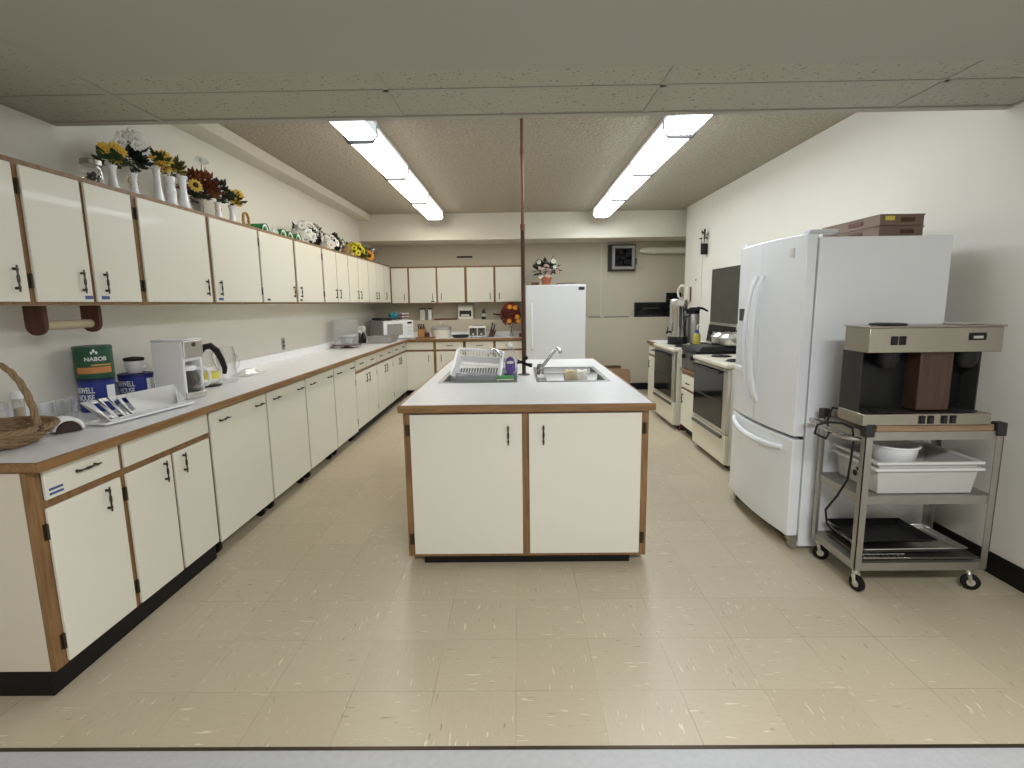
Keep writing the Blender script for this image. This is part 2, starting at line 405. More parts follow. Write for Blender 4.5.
# ------------------------------------------------------------------ fluorescent lights
def light_unit(label, xc, y0, y1, grp, tone=''):
    t = thing('ceiling_light', label, 'ceiling light', (xc, (y0+y1)/2, CEIL), grp)
    w = .118
    MB().box(xc-w-.008, xc+w+.008, y0, y1, CEIL-.028, CEIL-.001).build('housing', 'white_plastic', t, bevel=.004)
    prof = [(xc-w, CEIL-.03), (xc-w, CEIL-.095), (xc-w+.03, CEIL-.128), (xc+w-.03, CEIL-.128), (xc+w, CEIL-.095), (xc+w, CEIL-.03)]
    m = MB().prism(prof, 1, y0+.011, y1-.011)
    for k, fc in enumerate(m.f): m.m[k] = 0 if all(m.v[i][2] < CEIL-.09 for i in fc) else 1
    m.build('diffuser', ['lamp_lens'+tone, 'lamp_side'+tone], t)
    for q, yy in enumerate((y0, y1)):
        s = -1 if q == 0 else 1
        p2 = [(xc-w-.004, CEIL-.028), (xc-w-.004, CEIL-.098), (xc-w+.03, CEIL-.149), (xc+w-.03, CEIL-.149), (xc+w+.004, CEIL-.098), (xc+w+.004, CEIL-.028)]
        MB().prism(p2, 1, yy, yy-s*.011).build('end_cap', 'charcoal', t)
ordn = ['partly hidden behind the dropped ceiling', 'second from the dropped ceiling', 'third from the dropped ceiling', 'ending at the back beam']
yb = [2.84, 4.075, 5.25, 6.50, 7.80]
for i in range(4):
    light_unit('lit fluorescent ceiling light above the left aisle, '+ordn[i], -1.125-.012*i, yb[i], yb[i+1]-.004, 'left row of fluorescent lights', '_warm' if i else '_dim')
for i in range(4):
    light_unit('lit fluorescent ceiling light on the right, fridge side, '+ordn[i], 1.195+.008*i, yb[i], yb[i+1]-.004, 'right row of fluorescent lights', '' if i else '_cool')

# ------------------------------------------------------------------ cabinets
class Run:
    """maps (along, out, z) to the room: kind L faces +X, B faces -Y, R faces -X"""
    def __init__(s, kind, face): s.k = kind; s.f = face
    def p(s, a, d, z):
        if s.k == 'L': return (s.f+d, a, z)
        if s.k == 'R': return (s.f-d, a, z)
        return (a, s.f-d, z)
    def box(s, mb, a0, a1, d0, d1, z0, z1):
        p, q = s.p(a0, d0, z0), s.p(a1, d1, z1); return mb.box(p[0], q[0], p[1], q[1], z0, z1)
    @property
    def wood(s): return 'oak_x' if s.k == 'B' else 'oak'
def pull(run, a, z, vert, L=.105, mb=None):
    """ornate bronze bar pull on two posts"""
    mb = mb or MB(); n = 13; pts = []; rs = []
    for i in range(n):
        t = i/(n-1)-.5
        d = .029
        pts.append(run.p(a, d, z+t*L) if vert else run.p(a+t*L, d, z)); rs.append(.0034+(.0022 if i in (2, 5, 6, 7, 10) else 0))
    mb.tube(pts, rs, 6)
    for t in (-.36, .36):
        p = (a, z+t*L) if vert else (a+t*L, z)
        mb.tube([run.p(p[0], .0135, p[1]), run.p(p[0], .031, p[1])], [.0065, .0045], 6)
    return mb
def door(run, t, a0, a1, z0, z1, hs=None, hz=None, hinge=None, hv=True, sticker=None, mat='cream'):
    d = run.box(MB(), a0, a1, .0015, .0135, z0, z1).build('door', mat, t, bevel=.0025)
    if hs is not None:
        pull(run, hs, hz, hv).build('handle', 'bronze', d, label='small dark bronze pull handle')
    if hinge is not None:
        for zz in (z1-.085, z0+.085):
            m = MB(); run.box(m, hinge-.011, hinge+.011, .0015, .0045, zz-.03, zz+.03)
            c = run.p(hinge, .008, zz); m.cyl((c[0], c[1], zz-.03), (c[0], c[1], zz+.03), .005, 8)
            m.build('hinge', 'hinge_metal', d)
    if sticker:
        a, w, mt = sticker
        run.box(MB(), a-w/2, a+w/2, .0137, .0143, z0+.012, z0+.028).build('sticker', mt, d, label='small tape label')
    return d
def cabinet(run, name, label, a0, a1, z0, z1, depth, group, stiles, rails, toe=None, frame_mat=None, side_mat='cream_panel'):
    mid = run.p((a0+a1)/2, -depth/2, z0 if toe is None else 0)
    t = thing(name, label, 'cabinet', mid, group)
    run.box(MB(), a0+.001, a1-.001, -depth, -.0205, z0, z1).build('carcass', side_mat, t)
    m = MB()
    for s0, s1 in stiles: run.box(m, s0, s1, -.020, 0, z0, z1)
    edges = [s for st in stiles for s in st]
    for r0, r1 in rails:
        for i in range(len(stiles)-1): run.box(m, stiles[i][1], stiles[i+1][0], -.020, 0, r0, r1)
    m.build('face_frame', frame_mat or 'oak_z', t)
    if toe: run.box(MB(), a0, a1, -depth, -toe[0], .001, z0).build('toe_kick', 'black_rubber', t)
    return t

# --- left base run
RL = Run('L', -1.72); D = .605; ZT = .861; GB = 'left base cabinets'
t = cabinet(RL, 'base_cabinet', 'cream base cabinet at open end of left counter, drawer with two blue tapes', 1.748, 2.176, .10, ZT, D, GB,
            [(1.748, 1.80), (2.15, 2.176)], [(.10, .118), (.70, .745), (.845, ZT)], toe=(.02,))
d = RL.box(MB(), 1.802, 2.160, .0015, .0135, .742, .853).build('drawer', 'cream', t, bevel=.0025)
pull(RL, 1.985, .808, False, .12).build('handle', 'bronze', d)
m = MB(); RL.box(m, 1.815, 1.875, .0137, .0143, .772, .781); RL.box(m, 1.815, 1.875, .0137, .0143, .755, .764); m.build('sticker', 'sticker_blue', d, label='two strips of blue label tape')
door(RL, t, 1.797, 2.152, .110, .712, 2.068, .645, 1.792)
t = cabinet(RL, 'base_cabinet', 'cream cabinet with handleless top panel and two doors, below the coffee maker', 2.177, 2.822, .10, ZT, D, GB,
            [(2.177, 2.20), (2.475, 2.515), (2.795, 2.822)], [(.10, .112), (.705, .745), (.845, ZT)], toe=(.02,))
RL.box(MB(), 2.186, 2.812, .0015, .0135, .742, .853).build('drawer_front', 'cream', t, bevel=.0025, label='blank drawer front without a handle')
door(RL, t, 2.187, 2.486, .108, .712, 2.43, .645, 2.180); door(RL, t, 2.507, 2.808, .108, .712, 2.575, .645)
# --- the bay with four roll-out bins
GBIN = 'roll-out bins under the left counter'
binl = ['first cream roll-out bin with two pulls, beside the two-door cabinet under the coffee maker', 'second cream roll-out bin from the coffee maker end of the counter',
        'third cream roll-out bin from the coffee maker end of the counter', 'last cream roll-out bin, next to the small-drawer cabinets']
binb = [(2.835, 3.487), (3.508, 4.150), (4.172, 4.808), (4.832, 5.462)]
for i, (a0, a1) in enumerate(binb):
    t = thing('rolling_bin', binl[i], 'bin', RL.p((a0+a1)/2, -.28, 0), GBIN)
    RL.box(MB(), a0, a1, .0015, .0135, .092, .845).build('front_panel', 'cream', t, bevel=.0025)
    RL.box(MB(), a0+.02, a1-.02, -.54, .001, .10, .80).build('bin_body', 'cream_panel', t)
    for a in (a0+.13, a1-.10): pull(RL, a, .785, False, .11).build('handle', 'bronze', t)
    for a in (a0+.05, a1-.06):
        for dd in (-.06, -.48):
            c = RL.p(a, dd, .036); m = MB().cyl((c[0], c[1]-.014, c[2]), (c[0], c[1]+.014, c[2]), .034, 14)
            m.box(c[0]-.02, c[0]+.02, c[1]-.02, c[1]+.02, .062, .099); m.build('caster', 'black_rubber', t)
t = thing('cabinet_divider', 'oak uprights and dark plinth of the bay behind the roll-out bins', 'cabinet frame', RL.p(4.14, -.3, 0))
for s0, s1 in ((2.823, 2.834), (3.488, 3.507), (4.151, 4.171), (4.809, 4.831), (5.463, 5.474)): RL.box(MB(), s0, s1, -.56, -.001, .095, ZT).build('divider', 'oak_z', t)
RL.box(MB(), 2.836, 5.462, -.60, -.565, .001, ZT).build('back_panel', 'charcoal', t)
# --- six small drawers / doors beyond the bins
dl = ['next to the last roll-out bin', 'middle of the far drawer run', 'at the inner corner']
bnd = [(5.476, 5.90, 6.32), (6.322, 6.735, 7.15), (7.152, 7.575, 8.03)]
for i, (a, bm_, c) in enumerate(bnd):
    t = cabinet(RL, 'base_cabinet', 'cream cabinet with two small drawers over two doors, '+dl[i], a, c-.001, .10, ZT, D, GB,
                [(a, a+.016), (bm_-.012, bm_+.012), (c-.018, c-.001)], [(.10, .112), (.690, .735), (.845, ZT)], toe=(.05,))
    for (q0, q1, hs) in ((a+.010, bm_-.006, (a+bm_)/2), (bm_+.006, c-.012, (bm_+c)/2)):
        d = RL.box(MB(), q0, q1, .0015, .0135, .733, .853).build('drawer', 'cream', t, bevel=.0025)
        pull(RL, hs, .795, False, .11).build('handle', 'bronze', d)
    door(RL, t, a+.010, bm_-.006, .108, .700, bm_-.05, .615, a+.006); door(RL, t, bm_+.006, c-.012, .108, .700, bm_+.06, .615)
# --- back base run
RB = Run('B', 8.05); GBB = 'back base cabinets'
bb = [(-1.714, -1.289, -1.247, -.835, 'with three pulls, left of the back counter, nearest the corner'), (-.792, -.372, -.332, .068, 'at the freezer end of the back counter')]
for i, (a0, a1, b0, b1, q) in enumerate(bb):
    e0, e1 = a0-.004, b1+.024
    t = cabinet(RB, 'base_cabinet', 'cream cabinet of two drawers and two doors under back counter, '+('corner end' if i == 0 else 'freezer end'), e0, e1, .10, ZT, .448, GBB,
                [(e0, a0+.012), (a1-.01, b0+.01), (b1-.01, e1)], [(.10, .112), (.690, .735), (.845, ZT)], toe=(.05,))
    for k, (q0, q1) in enumerate(((a0, a1), (b0, b1))):
        d = RB.box(MB(), q0, q1, .0015, .0135, .733, .848).build('drawer', 'cream', t, bevel=.0025)
        if not (i == 0 and k == 0): pull(RB, (q0+q1)/2, .79, False, .11).build('handle', 'bronze', d)
        door(RB, t, q0, q1, .108, .702, (q1-.075 if k == 0 else q0+.075), .60)
# --- left wall cabinets
RU = Run('L', -1.995); DU = .338; Z0 = 1.442; Z1 = 2.022; GU = 'left wall cabinets'
def upper(run, label, bounds, hand, group, depth, hinges, stick=None, e0=None, e1=None):
    Z0, Z1 = (1.442, 2.022) if run.k == 'L' else (1.428, 2.002)
    a0 = bounds[0][0]-.022 if e0 is None else e0; a1 = bounds[-1][1]+.022 if e1 is None else e1
    st = [(a0, bounds[0][0]+.008)]+[(bounds[i][1]-.008, bounds[i+1][0]+.008) for i in range(len(bounds)-1)]+[(bounds[-1][1]-.008, a1)]
    t = cabinet(run, 'wall_cabinet', label, a0, a1, Z0, Z1, depth, group, st, [(Z0, Z0+.022), (Z1-.03, Z1)])
    for i, (q0, q1) in enumerate(bounds):
        hs = None if hand[i] is None else (q1-.055 if hand[i] > 0 else q0+.055)
        door(run, t, q0, q1, Z0+.014, Z1-.024, hs, Z0+.105, hinges[i], sticker=(stick[i] if stick else None))
    return t
upper(RU, 'cream wall cabinet with one door, cut by the left picture edge', [(1.83, 2.156)], [1], GU, DU, [None], e0=1.80, e1=2.172)
upper(RU, 'cream wall cabinet with two blue-taped doors, above the paper towel bar', [(2.190, 2.482), (2.508, 2.803)], [1, -1], GU, DU, [2.180, 2.812],
      [(2.455, .045, 'sticker_blue'), (2.555, .05, 'sticker_blue')], e0=2.173, e1=2.826)
upper(RU, 'cream wall cabinet with two wide doors, below the vases of yellow flowers', [(2.852, 3.462), (3.505, 4.138)], [1, -1], GU, DU, [2.842, 4.150],
      [None, (3.56, .06, 'sticker_blue')], e0=2.828, e1=4.158)
upper(RU, 'cream wall cabinet with two wide doors, below the green hats', [(4.166, 4.786), (4.832, 5.466)], [1, -1], GU, DU, [4.160, 5.474],
      [(4.25, .05, 'charcoal'), (4.89, .05, 'charcoal')], e0=4.160, e1=5.482)
upper(RU, 'cream wall cabinet with two narrow doors, below the white flower bunches', [(5.512, 5.896), (5.914, 6.304)], [1, -1], GU, DU, [5.50, 6.31], e0=5.484, e1=6.316)
upper(RU, 'cream wall cabinet with two narrow doors, below the bright yellow flowers', [(6.328, 6.692), (6.712, 7.142)], [1, -1], GU, DU, [None, None], e0=6.318, e1=7.152)
upper(RU, 'cream wall cabinet with two narrow doors, second from the inner corner', [(7.164, 7.552), (7.568, 7.992)], [1, -1], GU, DU, [None, None], e0=7.154, e1=8.0)
upper(RU, 'cream wall cabinet with one narrow door, at the inner corner of left wall', [(8.014, 8.378)], [-1], GU, DU, [None], e0=8.002, e1=8.405)
# --- back wall cabinets
RUB = Run('B', 8.41); GUB = 'back wall cabinets'
upper(RUB, 'narrow cream wall cabinet on back wall, one door, in the corner', [(-1.968, -1.715)], [1], GUB, .288, [None], e0=-1.99, e1=-1.702)
upper(RUB, 'cream wall cabinet with two doors on back wall, above the crock', [(-1.688, -1.271), (-1.244, -.823)], [1, -1], GUB, .288, [None, None], [(-1.33, .05, 'charcoal'), None], e0=-1.700, e1=-.804)
upper(RUB, 'cream wall cabinet with two doors on back wall, above the toaster', [(-.783, -.366), (-.333, .083)], [1, -1], GUB, .288, [None, None], e0=-.802, e1=.10)

# --- L-shaped countertop
t = thing('countertop', 'long L-shaped grey-white laminate countertop with oak edge along left and back walls', 'countertop', (-2.0, 5.1, .862))
poly = [(XL+.001, 1.760), (-1.682, 1.760), (-1.682, 8.016), (.112, 8.016), (.112, 8.499), (XL+.001, 8.499)]
MB().prism(poly, 2, .8625, .898).build('slab', 'laminate', t)
m = MB().box(-1.682, -1.666, 1.744, 8.0, .8615, .8975).box(XL+.001, -1.682, 1.744, 1.760, .8615, .8975).box(-1.682, .112, 8.0, 8.016, .8615, .8975)
m.build('edge_band', 'oak', t, bevel=.003)
m = MB().box(XL+.001, XL+.021, 1.765, 8.499, .8985, .975).box(XL+.022, .112, 8.48, 8.499, .8985, .975)
m.build('backsplash', 'laminate', t, bevel=.003)

# ------------------------------------------------------------------ island
RI = Run('B', 2.735)
t = thing('island_cabinet', 'freestanding cream island cabinet with two doors and oak frame', 'cabinet', (.04, 3.8, 0))
m = MB(); RI.box(m, -.613, .690, -2.10, -2.082, .044, .859); RI.box(m, -.613, -.595, -2.082, -.0205, .044, .859); RI.box(m, .672, .690, -2.082, -.0205, .044, .859); RI.box(m, -.595, .672, -2.082, -.0205, .044, .062)
m.build('carcass', 'cream_panel', t)
m = MB()
for s0, s1 in ((-.613, -.570), (.010, .062), (.645, .690)): RI.box(m, s0, s1, -.020, 0, .044, .8585)
for s0, s1 in ((-.570, .010), (.062, .645)): RI.box(m, s0, s1, -.020, 0, .044, .070); RI.box(m, s0, s1, -.020, 0, .848, .8585)
m.build('face_frame', 'oak_z', t)
for a0, a1, hs, hg in ((-.577, .018, -.055, -.592), (.055, .651, .132, .668)):
    door(RI, t, a0, a1, .062, .846, hs, .733, hg)
RI.box(MB(), -.53, .605, -2.05, -.010, .001, .0435).build('toe_kick', 'black_rubber', t)
t = thing('island_countertop', 'grey-white laminate island countertop with oak edge and two sink cutouts', 'countertop', (.04, 3.8, .86))
SX = [(-.535, -.005), (.125, .618)]; SY = (3.475, 4.265)
xs = [-.618, SX[0][0]+.012, SX[0][1]-.012, SX[1][0]+.012, SX[1][1]-.012, .702]; ys = [2.716, SY[0]+.012, SY[1]-.012, 4.90]
slab_holes(MB(), xs, ys, {(1, 1), (3, 1)}, .8605, .9).build('slab', 'laminate', t)
MB().box(-.634, .718, 2.70, 2.716, .8605, .8995).box(-.634, -.618, 2.716, 4.916, .8605, .8995).box(.702, .718, 2.716, 4.916, .8605, .8995).box(-.618, .702, 4.90, 4.916, .8605, .8995).build('edge_band', 'oak_x', t, bevel=.003)
def sink(label, x0, x1, deck_left):
    t = thing('kitchen_sink', label, 'sink', ((x0+x1)/2, 3.87, .9), 'island sinks')
    y0, y1 = SY; dk = .072
    bx0, bx1 = (x0+dk, x1-.03) if deck_left else (x0+.03, x1-dk)
    xs = [x0, bx0, bx1, x1]; ys = [y0, y0+.03, 3.855, 3.885, y1-.03, y1]
    slab_holes(MB(), xs, ys, {(1, 1), (1, 3)}, .9003, .9045).build('rim', 'sink_steel', t, bevel=.0015)
    for (q0, q1) in ((ys[1], ys[2]), (ys[3], ys[4])):
        m = MB(); zb = .745; r = .02
        top = [(bx0, q0, .902), (bx1, q0, .902), (bx1, q1, .902), (bx0, q1, .902)]
        bot = [(bx0+r, q0+r, zb), (bx1-r, q0+r, zb), (bx1-r, q1-r, zb), (bx0+r, q1-r, zb)]
        m.add(top+bot, [(4,5,6,7)]+[(i, i+4, (i+1) % 4+4, (i+1) % 4) for i in range(4)])
        bw = m.build('bowl', 'sink_steel', t, solid=.002, bevel=.015, seg=3)
        MB().lathe([(.0, .7485), (.042, .7485), (.045, .751)], ((bx0+bx1)/2, (q0+q1)/2, 0), 16).build('drain', 'chrome', bw)
    xd = x0+.037 if deck_left else x1-.037; s = 1 if deck_left else -1
    f = MB().box(xd-.026, xd+.026, 3.70, 3.88, .9045, .920)
    f.lathe([(.026, .918), (.024, .965), (.018, .98), (.0, .985)], (xd, 3.79, 0), 14)
    for yy in (3.725, 3.855): f.lathe([(.016, .92), (.014, .945), (.022, .955), (.020, .975), (0, .98)], (xd, yy, 0), 10)
    fo = f.build('faucet', 'chrome', t)
    pts = [(xd, 3.79, .955), (xd+s*.03, 3.79, .985), (xd+s*.105, 3.785, 1.085), (xd+s*.125, 3.785, 1.097), (xd+s*.14, 3.785, 1.09), (xd+s*.146, 3.785, 1.062)]
    MB().tube(pts, [.012, .011, .010, .010, .0105, .012], 10).build('spout', 'chrome', fo)
    return t
sink('left stainless island sink holding the white basket', *SX[0], False)
sink('right stainless island sink with beige cloth over its divider', *SX[1], True)
# pole
t = thing('support_pipe', 'thin copper-brown pipe rising from island between the sinks to ceiling', 'pipe', (.045, 3.84, .9))
MB().cyl((.045, 3.84, .9005), (.045, 3.84, 1.95), .0145, 14).build('lower_pipe', 'dark_stain', t)
MB().cyl((.045, 3.84, 1.95), (.045, 3.84, CEIL), .0112, 14).build('upper_pipe', 'copper_pipe', t)
for za, zb_, rr in ((2.44, 2.465, .0145), (1.93, 1.97, .0175)): MB().cyl((.045, 3.84, za), (.045, 3.84, zb_), rr, 14).build('coupling', 'copper_pipe', t)
MB().lathe([(.045, .9008), (.042, .908), (.02, .912)], (.045, 3.84, 0), 16).build('floor_flange', 'chrome', t)
m = MB().tube([(.045, 3.822, 1.0), (.02, 3.80, 1.0), (-.005, 3.80, 1.005)], [.012, .012, .018], 8).tube([(.045, 3.822, .985), (.075, 3.80, .98), (.10, 3.79, .975)], [.012, .012, .016], 8)
m.ball((.06, 3.80, 1.03), .016, 8).build('valve', 'black', t, label='black shut-off valve handles')
# island loose items
t = thing('dish_soap_bottle', 'clear dish soap bottle with purple label and soap, on island by the pipe', 'bottle', (-.052, 3.62, .906))
c = (-.052, 3.62, 0)
def squash(mb, c, sx, sy): mb.v = [(c[0]+(p[0]-c[0])*sx, c[1]+(p[1]-c[1])*sy, p[2]) for p in mb.v]; return mb
squash(MB().lathe([(.0, .9052), (.044, .9055), (.0485, .915), (.0485, .945), (.0, .945)], c, 20), c, 1, .62).build('soap', 'soap_purple', t)
squash(MB().lathe([(.044, .9056), (.0495, .915), (.0505, .973), (.051, 1.04), (.044, 1.08), (.02, 1.115), (.015, 1.13)], c, 20), c, 1, .62).build('bottle', 'clear_plastic', t)
MB().lathe([(.0165, 1.128), (.0165, 1.144), (.009, 1.148), (.008, 1.160), (0, 1.162)], c, 14).build('cap', 'white_plastic', t)
def oval(k, off, zc_, hz, wa):
    m = MB(); n = 20; pts = []
    for i in range(n):
        a = PI*1.5+wa*math.cos(2*PI*i/n); pts.append((c[0]+math.cos(a)*(.0515+off), c[1]+math.sin(a)*(.0325+off), zc_+hz*math.sin(2*PI*i/n)))
    pts.append((c[0], c[1]-.0325-off, zc_)); m.add(pts, [(n, i, (i+1) % n) for i in range(n)]); return m
lb = oval(0, .0006, 1.0, .062, .72).build('label', 'soap_label', t)
oval(0, .0012, 1.022, .010, .5).build('label_band', 'petal_grey', lb)
t = tag(MB().box(-.145, -.03, 3.53, 3.592, .9058, .917).slot(1).box(-.145, -.03, 3.53, 3.592, .917, .933).build('sponge', ['sponge_cream', 'sponge_green'], None, bevel=.004), 'green and cream sponge on left sink edge before the soap bottle', 'sponge')
t['label'] = 'green and cream sponge on the left sink edge by the soap bottle'
# tilted white basket
def wire_basket():
    t = thing('dish_basket', 'white plastic slatted basket tilted up in the left sink', 'basket', (-.285, 3.765, .922), rotz=-.05)
    a = math.radians(31); W, Dp, Hh = .158, .150, .095
    R = Matrix.Rotation(math.radians(4), 4, 'Y') @ Matrix.Rotation(a, 4, 'X')
    def P(x, y, z): p = R @ V((x, y, z)); return (p.x, p.y, p.z)
    m = MB(); fl = .012
    for w, d, z, r in ((W+fl, Dp+fl, Hh, .009), (W-.01, Dp-.01, .0, .006)):
        cs = [(-w, -d), (w, -d), (w, d), (-w, d)]; pts = []
        for i, (x, y) in enumerate(cs):
            nx, ny = cs[(i+1) % 4]
            for k in range(6): q = .06+.88*k/5; pts.append(P(x+(nx-x)*q, y+(ny-y)*q, z))
        m.tube(pts, r, 6, True)
    m.build('rim', 'basket_white', t, shift=False)
    m = MB()
    for i in range(15):
        x = -W+.012+(2*W-.024)*i/14; m.tube([P(x, Dp, Hh), P(x*.94, Dp-.012, 0), P(x*.94, -Dp+.012, 0), P(x, -Dp, Hh)], .0032, 5)
    for i in range(17):
        y = -Dp+.012+(2*Dp-.024)*i/16; m.tube([P(W, y, Hh), P(W-.012, y*.94, .0)], .0032, 5); m.tube([P(-W, y, Hh), P(-W+.012, y*.94, 0)], .0032, 5)
    for z in (.045, .09):
        w, d = W-.006, Dp-.006; m.tube([P(-w, -d, z), P(w, -d, z), P(w, d, z), P(-w, d, z)], .003, 5, True)
    for y in (-.1, 0, .1): m.tube([P(-W, y, -.002), P(W, y, -.002)], .004, 5)
    m.build('slats', 'basket_white', t, shift=False)
    m = MB(); m.hexa([P(-W+.006, Dp-.012, .0), P(W-.006, Dp-.012, 0), P(W-.006, Dp-.006, 0), P(-W+.006, Dp-.006, 0)], [P(-W+.004, Dp-.008, .05), P(W-.004, Dp-.008, .05), P(W-.004, Dp-.002, .05), P(-W+.004, Dp-.002, .05)])
    m.build('back_band', 'basket_white', t, shift=False)
wire_basket()
m = MB(); n = 12
pr = [(3.628, .925), (3.606, .942), (3.582, .946), (3.560, .934), (3.552, .90), (3.548, .86)]
vs = [(-.425+.285*k/n, y_+.004*math.sin(k*1.9), z_+.004*math.sin(k*1.3+j_)+.004) for j_, (y_, z_) in enumerate(pr) for k in range(n+1)]
m.add(vs, [(j_*(n+1)+k, j_*(n+1)+k+1, (j_+1)*(n+1)+k+1, (j_+1)*(n+1)+k) for j_ in range(5) for k in range(n)])
tag(m.build('dishcloth', 'cloth_grey', None, solid=.004), 'grey damp cloth hanging over the near rim of the white basket', 'cloth')
m = MB(); n = 12
rows = []
prof_ = [(3.96, .912), (3.91, .914), (3.885, .914), (3.862, .912), (3.848, .89), (3.84, .85), (3.835, .81)]
for j in range(7):
    rows.append([(.345+.165*i/n+.008*math.sin(j*1.3), prof_[j][0]-.008*math.sin(i*1.1+j*.4)*(j > 3), prof_[j][1]+.004*math.sin(i*1.7+j)+.004) for i in range(n+1)])
vs = [p for r in rows for p in r]
m.add(vs, [(j*(n+1)+i, j*(n+1)+i+1, (j+1)*(n+1)+i+1, (j+1)*(n+1)+i) for j in range(6) for i in range(n)])
for k in range(len(m.f)): m.m[k] = 0 if (k % n) < 7 else 1
tag(m.build('dishcloth', ['cloth_beige', 'cloth_white'], None, solid=.006), 'beige and white cloth folded over the right sink divider', 'cloth')

# ------------------------------------------------------------------ left counter things
CT = .8985
# wicker basket
def basket():
    cx, cy = -2.036, 1.975
    t = thing('wicker_basket', 'brown woven wicker basket with tall hoop handle at open end of left counter', 'basket', (cx, cy, CT))
    rx, ry = .17, .17
    m = MB()
    for j in range(9):
        q = j/8; r = .66+.40*q**.8; z = CT+.010+.056*q; pts = []
        for i in range(56):
            a = 2*PI*i/56; w = .006*math.sin(a*14+(j % 2)*PI)
            pts.append((cx+math.cos(a)*(rx*r+w), cy+math.sin(a)*(ry*r+w), z+.003*math.sin(a*7+j)))
        m.tube(pts, .0062, 6, True)
    for i in range(28):
        a = 2*PI*i/28; m.tube([(cx+math.cos(a)*rx*r, cy+math.sin(a)*ry*r, z) for r, z in ((.66, CT+.006), (.86, CT+.035), (1.06, CT+.067))], .004, 5)
    m.lathe([(0, CT+.004), (.10, CT+.004), (.104, CT+.012), (0, CT+.012)], (cx, cy, 0), 28)
    m.build('bowl', 'wicker', t)
    m = MB()
    for k in range(3):
        pts = []
        for i in range(57):
            a = 2*PI*i/56; pts.append((cx+math.cos(a)*(rx*1.09+.008*math.cos(a*12+k*2.1)), cy+math.sin(a)*(ry*1.09+.008*math.cos(a*12+k*2.1)), CT+.072+.007*math.sin(a*12+k*2.1)))
        m.tube(pts[:-1], .0065, 6, True)
    m.build('rim', 'wicker', t)
    m = MB()
    for k in range(3):
        pts = []
        for i in range(33):
            a = PI*i/32; off = k*2.1
            pts.append((cx+.005+math.cos(a)*(.150+.007*math.cos(a*9+off)), cy+.02+.007*math.sin(a*9+off), CT+.065+.262*math.sin(a)+.004*math.cos(a*9+off)))
        m.tube(pts, .0072, 6)
    m.build('hoop_handle', 'wicker', t)
basket()
t = thing('spice_bottle', 'small bottle with white cap standing behind the wicker basket', 'bottle', (-2.25, 2.31, CT))
MB().lathe([(0, CT+.0005), (.021, CT+.0005), (.022, CT+.12), (.019, CT+.13)], (-2.25, 2.31, 0), 16).build('bottle', 'clear_glass', t)
MB().lathe([(0, CT+.002), (.018, CT+.002), (.018, CT+.09), (0, CT+.09)], (-2.25, 2.31, 0), 14).build('contents', 'straw', t)
MB().lathe([(.021, CT+.131), (.021, CT+.160), (.017, CT+.165), (0, CT+.166)], (-2.25, 2.31, 0), 16).build('cap', 'white_plastic', t)
t = thing('napkin_pack', 'clear-wrapped pale paper napkin pack behind the wicker basket', 'napkins', (-2.275, 2.13, CT))
m = MB()
for i in range(4): m.box(-2.306+.002*i, -2.246-.002*i, 2.0+.003*i, 2.255-.003*i, CT+.001+.031*i, CT+.031*(i+1))
m.build('napkins', 'cloth_white', t, bevel=.004)
MB().box(-2.309, -2.242, 1.996, 2.259, CT+.0003, CT+.128).build('wrapper', 'clear_plastic', t, bevel=.006)
# white slotted holder on a dark mesh base
t = thing('napkin_holder', 'white slotted plastic holder on dark brown mesh base, between basket and drainer tray', 'holder', (-1.965, 2.215, CT), rotz=-.6)
m = MB()
for j in range(9):
    q = j/8; a = PI*q
    m.v += [(.040, -.046*math.cos(a), .004+.042*math.sin(a)), (-.042, -.046*math.cos(a), .004+.046*math.sin(a))]
m.f = [(2*j, 2*j+1, 2*j+3, 2*j+2) for j in range(8)]+[tuple(range(0, 18, 2)), tuple(range(1, 18, 2))[::-1]]; m.m = [0]*len(m.f)
m.build('base', 'mesh_brown', t, shift=False)
for k, x in enumerate((-.026, .002, .030)):
    pts = [(x, -.051*math.cos(PI*i/10), .012+.046*math.sin(PI*i/10)) for i in range(11)]
    MB().tube(pts, .009, 8).build('rib', 'white_plastic', t, shift=False)
# white drainer tray with dish rack wall
t = thing('dish_drainer', 'low white plastic dish drainer with slotted sides on a tray, before the coffee cans', 'dish drainer', (-1.93, 2.58, CT), rotz=0)
ang = math.atan2(2.80-2.29, 0.055)
m = MB()
def DR(u, w, z):    # u along the tray, w towards the wall
    ux, uy = .148, .989; return (-1.862+u*ux-w*uy, 2.31+u*uy+w*ux, CT+z)
m.hexa([DR(0, 0, .002), DR(.50, 0, .002), DR(.50, .085, .002), DR(0, .085, .002)], [DR(-.01, -.012, .010), DR(.51, -.012, .010), DR(.51, .095, .010), DR(-.01, .095, .010)])
m.build('tray', 'white_plastic', t, bevel=.003)
m = MB(); 
for a_, b_ in (((-.012, -.014), (.512, -.014)), ((.512, -.014), (.512, .097)), ((.512, .097), (-.012, .097)), ((-.012, .097), (-.012, -.014))):
    m.tube([DR(*a_, .0125), DR(*b_, .0125)], .006, 8)
m.build('tray_rim', 'white_plastic', t)
m = MB()
def wall(m, p0, p1, q0, q1, slots):      # bottom p0-p1, top q0-q1, list of (a,b) openings
    def W_(s, h): 
        A = V(p0).lerp(V(p1), s); B = V(q0).lerp(V(q1), s); return A.lerp(B, h)
    cuts = sorted({0., 1.} | {c for s in slots for c in s})
    for i in range(len(cuts)-1):
        a, b = cuts[i], cuts[i+1]
        hs = [(0, .18), (.84, 1)] if (a, b) in slots else [(0, 1)]
        for h0, h1 in hs: m.add([W_(a, h0), W_(b, h0), W_(b, h1), W_(a, h1)], [(0, 1, 2, 3)])
